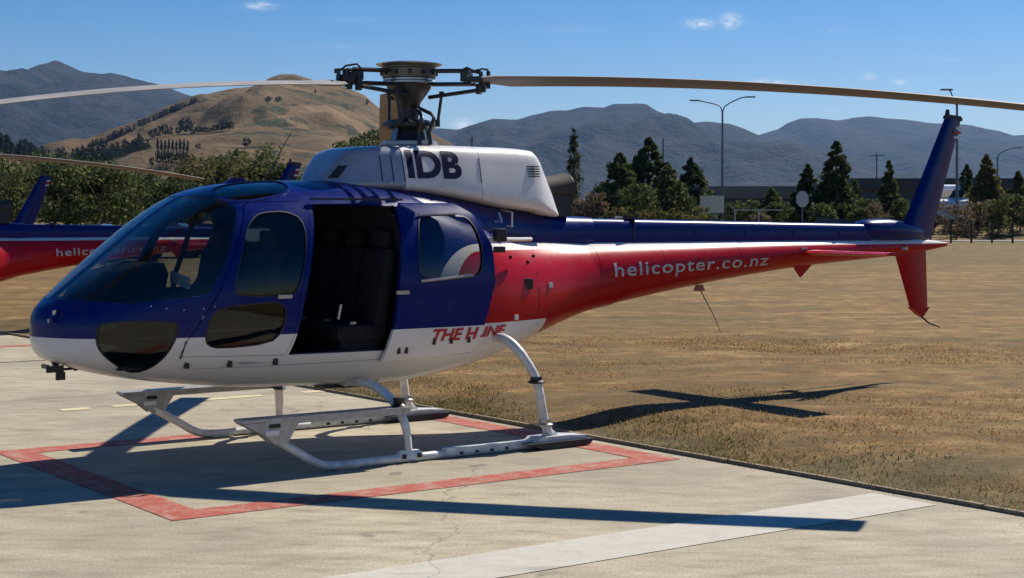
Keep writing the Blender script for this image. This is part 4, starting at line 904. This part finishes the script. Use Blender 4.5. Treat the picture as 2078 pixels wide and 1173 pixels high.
q = MB(); q.box((0, 0, (z0_+z1_)/2), (1.46, .05, z1_-z0_)); q.build('panel', M['board'], t, False)
for sx in (-.66, 0, .66): q = MB(); q.box((sx, .05, z1_/2), (.07, .05, z1_)); q.build('post', M['pole'], t, False)
x, y, zb = at(1540, 94); t = empty('barrier', (x, y, zb)); tag(t, "low white rail barrier between the panel sign and the round sign", "barrier"); z1_ = zof(426, 94) - zb
q = MB(); q.box((0, 0, z1_), (3.0, .05, .05)); q.tube([(-1.45, 0, z1_), (-1.75, 0, z1_ + .3)], .025, 6); q.build('rail', M['sign'], t, False)
for sx in (-1.45, 0): q = MB(); q.box((sx, .04, z1_/2), (.07, .05, z1_)); q.build('post', M['sign'], t, False)
def fence(px0, px1, d0, d1, npost, rails, hgt, label, mat):
    a, b_ = at(px0, d0), at(px1, d1); t = empty('fence', a); tag(t, label, "fence"); dv = Vector(b_) - Vector(a)
    for i in range(npost): p_ = dv * (i / (npost - 1)); q = MB(); q.box((p_.x, p_.y, p_.z + hgt/2), (.09, .09, hgt + .1)); q.build('post', mat, t, False)
    for z in rails: q = MB(); q.tube([(0, 0, z), (dv.x, dv.y, dv.z + z)], .014 if z < hgt * .9 else .02, 5); q.build('wire', mat, t, False)
M['post'] = plain('dark_post', (.03, .025, .022), .8)
fence(1560, 2350, 88, 86, 20, (.3, .62, .95), 1.2, "dark post and wire fence along the far edge of the dry field", M['post'])
# strip of pale road behind the fence
V = [(-60, 93.0, 0), (260, 93.0, 0), (260, 96.2, 0), (-60, 96.2, 0)]; road = mesh_obj('road', [(x, y, ground_z(x, y) + .03) for x in [-60 + 10*i for i in range(33)] for y in (93.2, 94.6, 96.4)], [(i*3+k, (i+1)*3+k, (i+1)*3+k+1, i*3+k+1) for i in range(32) for k in (0, 1)], plain('pale_asphalt', (.30, .29, .27), .85), None, False); tag(road, kind='structure')
road = mesh_obj('road', [(x, y, ground_z(x, y) + .03) for x in [-60 + 10*i for i in range(33)] for y in (106.5, 109, 112)], [(i*3+k, (i+1)*3+k, (i+1)*3+k+1, i*3+k+1) for i in range(32) for k in (0, 1)], plain('asphalt', (.06, .06, .06), .85), None, False); tag(road, kind='structure')
def building(px0, px1, top, bot, d, label, mats, nwin=6, roofh=.5):
    x0_, x1_ = (px0 - CX)/FPX*d, (px1 - CX)/FPX*d; zb = ground_z(x0_, d); zt = zof(top, d); t = empty('low_building', ((x0_+x1_)/2, d, zb)); tag(t, label, "building", "low buildings beyond the road"); w_ = x1_ - x0_; h_ = zt - zb
    q = MB(); q.box((0, 5, (h_-roofh)/2), (w_, 10, h_-roofh)); q.build('wall', mats[0], t, False)
    q = MB(); q.prism([(-w_/2-.4, h_-roofh), (w_/2+.4, h_-roofh), (w_/2+.2, h_), (-w_/2-.2, h_)], -.5, 10.5); q.build('roof', mats[1], t, False)
    for i in range(nwin):
        q = MB(); q.box((-w_/2 + w_*(i+.5)/nwin, -.02, (h_-roofh)*.55), (w_/nwin*.55, .06, (h_-roofh)*.4)); f_ = q.build('window', M['roof'], t, False)
        q = MB(); q.box((-w_/2 + w_*(i+.5)/nwin, -.06, (h_-roofh)*.55), (w_/nwin*.5, .02, (h_-roofh)*.34)); q.build('pane', M['black'], f_, False)
building(1425, 1650, 378, 430, 150, "long low building with a pale brown roof behind the double street lamp", (M['wall'], plain('taupe_roof', (.16, .14, .13), .8)), 9, 1.2)
building(1728, 2200, 362, 430, 140, "long low dark building behind the slim conifer and the tail fin", (M['wall'], M['roof']), 12, 1.0)
# van on the road
x, y, zb = at(1941, 108); van = empty('van', (x, y, zb + .03)); tag(van, "white van facing the camera on the far road right of the tail fin", "van")
zt = zof(374, 108) - zb; hw = 1.1
body = MB(); prof = [(0, .35), (0, zt - 1.45), (.15, zt - 1.2), (.85, zt - 1.02), (1.5, zt - .42), (1.75, zt - .12), (2.1, zt), (5.4, zt), (5.5, .4)]
V = []
for yy_, zz in prof:
    k = 1 if zz < zt - 1.0 else 1 - .22 * ((zz - zt + 1.0) / 1.0) ** 1.3; V += [(-hw*k, yy_, zz), (hw*k, yy_, zz)]
n = len(prof); body.add(V, [(2*i, 2*i+1, 2*i+3, 2*i+2) for i in range(n-1)] + [(2*n-2, 2*n-1, 1, 0), tuple(2*i for i in range(n)), tuple(2*i+1 for i in range(n-1, -1, -1))]); body.build('body', M['vanwhite'], van, True, 25)
q = MB(); q.add([(-.98, .88, zt - .96), (.98, .88, zt - .96), (.88, 1.46, zt - .44), (-.88, 1.46, zt - .44)], [(0, 1, 2, 3)])
o = q.build('windscreen', M['black'], van, False); o.location = (0, -.03, .03)
for sx in (-1, 1):
    q = MB(); q.box((sx*.78, -.01, .95), (.30, .06, .2)); q.build('headlight', M['clear'], van); q = MB(); q.box((sx*1.12, .9, 1.35), (.16, .1, .24)); q.build('mirror', M['vanwhite'], van)
    for yy_ in (.9, 4.1):
        q = MB(); q.tube([(sx*.78, yy_, .34), (sx*1.0, yy_, .34)], .34, 16); q.build('wheel', M['black'], van)
q = MB(); q.box((0, -.02, .8), (1.0, .05, .22)); q.build('grille', M['black'], van)
# parked cars glimpsed left of the windscreen
def car(px, d, col, label):
    x, y, zb = at(px, d); t = empty('parked_car', (x, y, zb)); tag(t, label, "car", "cars parked behind the helicopters"); pm = plain('car_paint', col, .3, 0, .6)
    q = MB(); q.prism([(-2.1, .3), (-2.15, .75), (-1.9, .92), (-1.1, 1.0), (-.6, 1.42), (.9, 1.45), (1.6, 1.05), (2.1, .95), (2.15, .35)], -.85, .85); q.build('body', pm, t, True, 20)
    q = MB(); q.prism([(-1.0, 1.0), (-.55, 1.36), (.85, 1.39), (1.4, 1.05)], -.865, .865); q.build('window', M['black'], t, False)
    for wx in (-1.35, 1.35):
        for wy in (-.8, .8): q = MB(); q.tube([(wx, wy-.1, .32), (wx, wy+.1, .32)], .32, 14); q.build('wheel', M['black'], t)
car(235, 62, (.5, .52, .55), "silver car parked just beyond the second helicopter's boom"); car(170, 64, (.04, .05, .06), "dark car parked left of the silver one beyond the boom"); car(325, 66, (.03, .06, .12), "dark blue car parked right of the silver one beyond the boom")

# ------------------------------------------------------------------ hills and mountains
def ridge(name, pts, D, front, back, base, mat, amp=.18, nrow=34, step=9, seed=0, power=1.0, px_lo=None, px_hi=None, fs=1.0):
    xs_, ys_ = [p[0] for p in pts], [p[1] for p in pts]; lo, hi = xs_[0], xs_[-1]; cols = int((hi - lo) / step) + 1; V = []; nr = nrow + 8
    for i in range(cols):
        px = lo + (hi - lo) * i / (cols - 1); zr = zof(np.interp(px, xs_, ys_), D); hh = max(0, zr - base)
        for j in range(nr):
            if j <= nrow: t = j / nrow; y = D - front * (1 - t)
            else: t = 1 - (j - nrow) / 8 * .9; y = D + back * (j - nrow) / 8
            x = (px - CX) / FPX * D
            q = Vector((x / front * 2.2 * fs, y / front * 2.2 * fs, seed)); nz1 = noise.ridged_multi_fractal(q, 1.0, 2.1, 5, 1.0, 2.0) - 1.0; nz2 = noise.fractal(q * 4, .9, 2.0, 4)
            env = math.sin(math.pi * min(t, .97)) if j <= nrow else .3
            z = base + hh * (t ** power if t > 0 else 0) + hh * amp * (nz1 * .55 + nz2 * .25) * env + hh * .012 * nz2
            V.append((x, y, z if j > 0 else base - 8))
    F = [(i*nr+k, (i+1)*nr+k, (i+1)*nr+k+1, i*nr+k+1) for i in range(cols-1) for k in range(nr-1)]
    return tag(mesh_obj(name, V, F, mat), kind='structure')
def hill_mat(name, stops, sc, patch=None, bs=1.0):
    m, g, b, v = material(name, .95, 0, 0, .1); n = g.noise(v, sc, 8, .65); c = g.ramp(n, stops)
    if name.startswith('dry'):
        vo = g.node('ShaderNodeTexVoronoi'); vo.inputs['Scale'].default_value = .03; g.l.new(v, vo.inputs['Vector']); c = g.mix(g.math('MULTIPLY', g.math('LESS_THAN', vo.outputs['Distance'], g.math('MULTIPLY_ADD', n, .9, -.22)), .6), c, (.03, .036, .02))
    if patch: n2 = g.noise(v, sc * patch[0], 6, .7); c = g.mix(g.ramp(n2, [(patch[1], (0, 0, 0)), (patch[1] + .05, (1, 1, 1))]), c, patch[2])
    g.l.new(c, b.inputs['Base Color']); bump(g, b, g.noise(v, sc * 6, 6, .7), .6, bs); return m
M['far_range'] = hill_mat('far_range_slopes', [(.3, (.010, .018, .022)), (.55, (.026, .026, .026)), (.75, (.052, .042, .038))], .0012, (2.0, .50, (.008, .016, .018)), 120)
M['dry_hill'] = hill_mat('dry_hill_grass', [(.3, (.06, .05, .024)), (.5, (.125, .086, .043)), (.72, (.23, .15, .08))], .010, (2.4, .55, (.035, .042, .022)), 6)
ridge('mountain', [(-2600, 200), (-1800, 120), (-1200, 180), (-700, 110), (-300, 150), (-80, 138), (0, 144), (40, 149), (75, 143), (100, 130), (115, 123), (130, 130), (170, 148), (205, 152), (225, 149), (250, 156), (300, 173), (330, 178), (400, 200), (440, 215), (520, 245), (700, 300), (900, 380)], 5600, 2600, 1800, 1.5, M['far_range'], .34, 60, 6, seed=3)
ridge('mountain', [(640, 420), (740, 330), (800, 290), (860, 262), (890, 262), (930, 265), (960, 256), (1000, 244), (1050, 244), (1080, 236), (1115, 228), (1150, 227), (1185, 219), (1225, 222), (1245, 214), (1290, 211), (1312, 213), (1335, 228), (1370, 240), (1395, 252), (1430, 249), (1480, 253), (1510, 262), (1535, 274), (1600, 296), (1700, 330), (1850, 365), (2050, 400), (2300, 430)], 6400, 3000, 1800, 1.5, M['far_range'], .34, 60, 6, seed=9)
ridge('mountain', [(1200, 420), (1400, 330), (1480, 290), (1560, 268), (1580, 262), (1600, 248), (1625, 240), (1660, 239), (1700, 244), (1735, 238), (1765, 236), (1800, 240), (1840, 242), (1880, 248), (1960, 252), (2000, 262), (2050, 276), (2110, 272), (2250, 240), (2600, 200), (3000, 190), (3600, 240), (4600, 180)], 8400, 3400, 2200, 1.5, M['far_range'], .2, seed=14)
ridge('mountain', [(280, 240), (330, 196), (360, 200), (400, 206), (425, 213), (460, 205), (520, 230), (700, 260)], 7800, 1500, 900, 1.5, M['far_range'], .15, nrow=20, seed=21)
ridge('hill', [(60, 330), (120, 318), (180, 296), (240, 272), (300, 243), (350, 222), (400, 199), (440, 186), (480, 178), (530, 170), (545, 158), (570, 150), (600, 151), (625, 158), (660, 170), (700, 177), (740, 192), (770, 218), (800, 238), (860, 262), (910, 285), (960, 320), (1040, 360), (1150, 400), (1300, 440)], 1500, 620, 500, 1.5, M['dry_hill'], .24, 60, 5, seed=5, power=.9)
ridge('hill', [(120, 420), (180, 345), (215, 322), (260, 303), (320, 280), (380, 268), (440, 262), (520, 256), (600, 262), (680, 275), (760, 290), (860, 320), (960, 350), (1100, 400), (1200, 440)], 1000, 360, 260, 1.5, M['dry_hill'], .18, 44, 5, seed=8, power=.8)
ridge('hill', [(-900, 280), (-500, 250), (-200, 280), (-60, 292), (0, 300), (40, 318), (110, 332), (200, 350), (300, 380), (420, 420)], 700, 260, 200, 1.5, M['dry_hill'], .10, 24, 8, seed=11)
# dark pines on the hills
M['pine_far'] = leafy('distant_pine', [(.2, (.012, .018, .014)), (.6, (.025, .035, .022)), (.85, (.045, .055, .03))], nscale=.1)
def simple_tree_mesh(kind, seed, n=260):
    me, mb = tree_meshes(kind, seed, 1.0, .28 if kind != 'round' else .5, n, .075 if kind != 'round' else .10); me.materials.append(M['pine_far']); return me
PM = [simple_tree_mesh('column', 1), simple_tree_mesh('round', 2), simple_tree_mesh('cone', 3)]
from mathutils.bvhtree import BVHTree
hv, hf = [], []
for o_ in [o_ for o_ in bpy.data.objects if o_.name.startswith('hill')]:
    k = len(hv); hv += [v.co.copy() for v in o_.data.vertices]; hf += [tuple(i + k for i in p.vertices) for p in o_.data.polygons]
BV = BVHTree.FromPolygons(hv, hf)
def hill_hit(px, py):
    for dy in range(0, 60, 2):
        h = BV.ray_cast(Vector((0, 0, CH)), Vector(((px - CX) / FPX, 1, (HZ - (py + dy)) / FPX)).normalized())
        if h[0] is not None: return h[0]
    return Vector(((px - CX) / FPX * 900, 900, zof(py, 900)))
def far_tree(px, top, bot, d, wpx, me, label, group):
    p = hill_hit(px, bot); d = p.y; o = bpy.data.objects.new('distant_tree', me); link(o); h_ = (bot - top) / FPX * d; sw = wpx / FPX * d * (1.0 if me is PM[1] else 1.8)
    o.location = (p.x, p.y, p.z - h_ * .12); o.scale = (sw, sw, h_ * 1.12); o.rotation_euler.z = px; tag(o, label, "tree", group)
PL = ["leftmost dark poplar of the block on the dry slope", "second poplar from the left in the block on the slope", "third poplar from the left in the block on the slope", "fourth poplar from the left in the block on the slope", "middle poplar of the nine in the block on the slope", "fourth poplar from the right in the block on the slope", "third poplar from the right in the block on the slope", "second poplar from the right in the block on the slope", "rightmost dark poplar of the block on the dry slope"]
for i in range(9): far_tree(320 + i * 7.6, 284 + (i % 3) * 2, 336 + i * .6, 880, 11.5, PM[0], PL[i], "block of poplars on the slope")
rowp = [(308, 262, 283, 11), (320, 256, 280, 12), (333, 252, 277, 13), (345, 258, 276, 11), (362, 258, 274, 10), (378, 240, 272, 22), (392, 262, 273, 10), (403, 256, 271, 11), (414, 257, 271, 11), (424, 258, 270, 10), (436, 254, 268, 12), (446, 250, 267, 12), (456, 246, 266, 13), (466, 246, 265, 13)]
ORD = ["leftmost", "second from the left", "third from the left", "fourth from the left", "fifth from the left", "sixth from the left", "seventh from the left", "seventh from the right", "sixth from the right", "fifth from the right", "fourth from the right", "third from the right", "second from the right", "rightmost"]
RL = ["dark tree, " + q_ + " in the row above the poplar block" for q_ in ORD]; RL[5] = "big round dark tree standing tallest in the row on the hill spur"
for i, (px, a, b_, w_) in enumerate(rowp): far_tree(px, a, b_, 1010, w_ * 1.25, PM[1], RL[i], "row of dark trees on the hill spur")
for i, (px, a, b_, w_) in enumerate(((402, 292, 303, 12), (308, 318, 340, 9), (545, 196, 206, 14), (565, 196, 206, 12), (640, 182, 190, 5), (500, 280, 300, 16), (745, 202, 214, 7))): far_tree(px, a, b_, 960 if b_ > 250 else 1380, w_, PM[1], ["lone dark bush on the slope right of the poplar block", "small dark tree below the left end of the poplar block", "dark clump high on the dry hill under the left blade", "dark clump high on the dry hill right beside its twin", "single tiny tree on the hill crest", "dark tree above the cabin roof's leafy clump", "small tree on the crest by the rotor head"][i], None)
def wood(name, region, d, n, hpx, seed):
    rng = np.random.default_rng(seed); V = []; F = []; src = tree_meshes('cone', seed, 1.0, .3, 90, .10)[0]; sv = np.array([v.co[:] for v in src.vertices]); sf = [tuple(p.vertices) for p in src.polygons]
    Vs = []; Fs = []
    for i in range(n):
        px = rng.uniform(region[0][0], region[-1][0]); base = np.interp(px, [r_[0] for r_ in region], [r_[1] for r_ in region]) + rng.uniform(-1, 1) * region[0][2]; dd = d * rng.uniform(.97, 1.03)
        hp_ = hill_hit(px, base); dd = hp_.y; h_ = hpx * rng.uniform(.6, 1.25) / FPX * dd; p = sv * np.array([h_*1.2, h_*1.2, h_]) + np.array([hp_.x, dd, hp_.z - h_*.1]); k = len(Vs) * len(sv); Vs.append(p); Fs += [tuple(q + k for q in f) for f in sf]
    o = mesh_obj(name, np.concatenate(Vs), Fs, M['pine_far'], None, False); return tag(o, kind='stuff')
wood('distant_wood', [(-40, 300, 12), (30, 308, 5), (70, 322, 3)], 640, 60, 30, 4)
wood('distant_wood', [(70, 326, 6), (130, 325, 6), (200, 322, 6), (250, 312, 4), (300, 296, 2)], 760, 130, 24, 5)
wood('distant_wood', [(180, 300, 2), (260, 268, 3), (330, 236, 3), (400, 205, 2)], 1420, 90, 12, 6)

# ------------------------------------------------------------------ haze
hz = MB(); hz.box((0, 5200, 350 - 12), (26000, 11800, 724)); haze = hz.build('haze', None, None, False); haze.data.materials.clear()
hm = bpy.data.materials.new('haze'); hm.use_nodes = True; g = NG(hm.node_tree); g.n.clear(); vol = g.node('ShaderNodeVolumePrincipled'); vol.inputs['Color'].default_value = (.34, .58, 1, 1); vol.inputs['Density'].default_value = 3.4e-5; vol.inputs['Anisotropy'].default_value = .2
ou = g.node('ShaderNodeOutputMaterial'); g.l.new(vol.outputs[0], ou.inputs['Volume']); haze.data.materials.append(hm); tag(haze, kind='stuff')
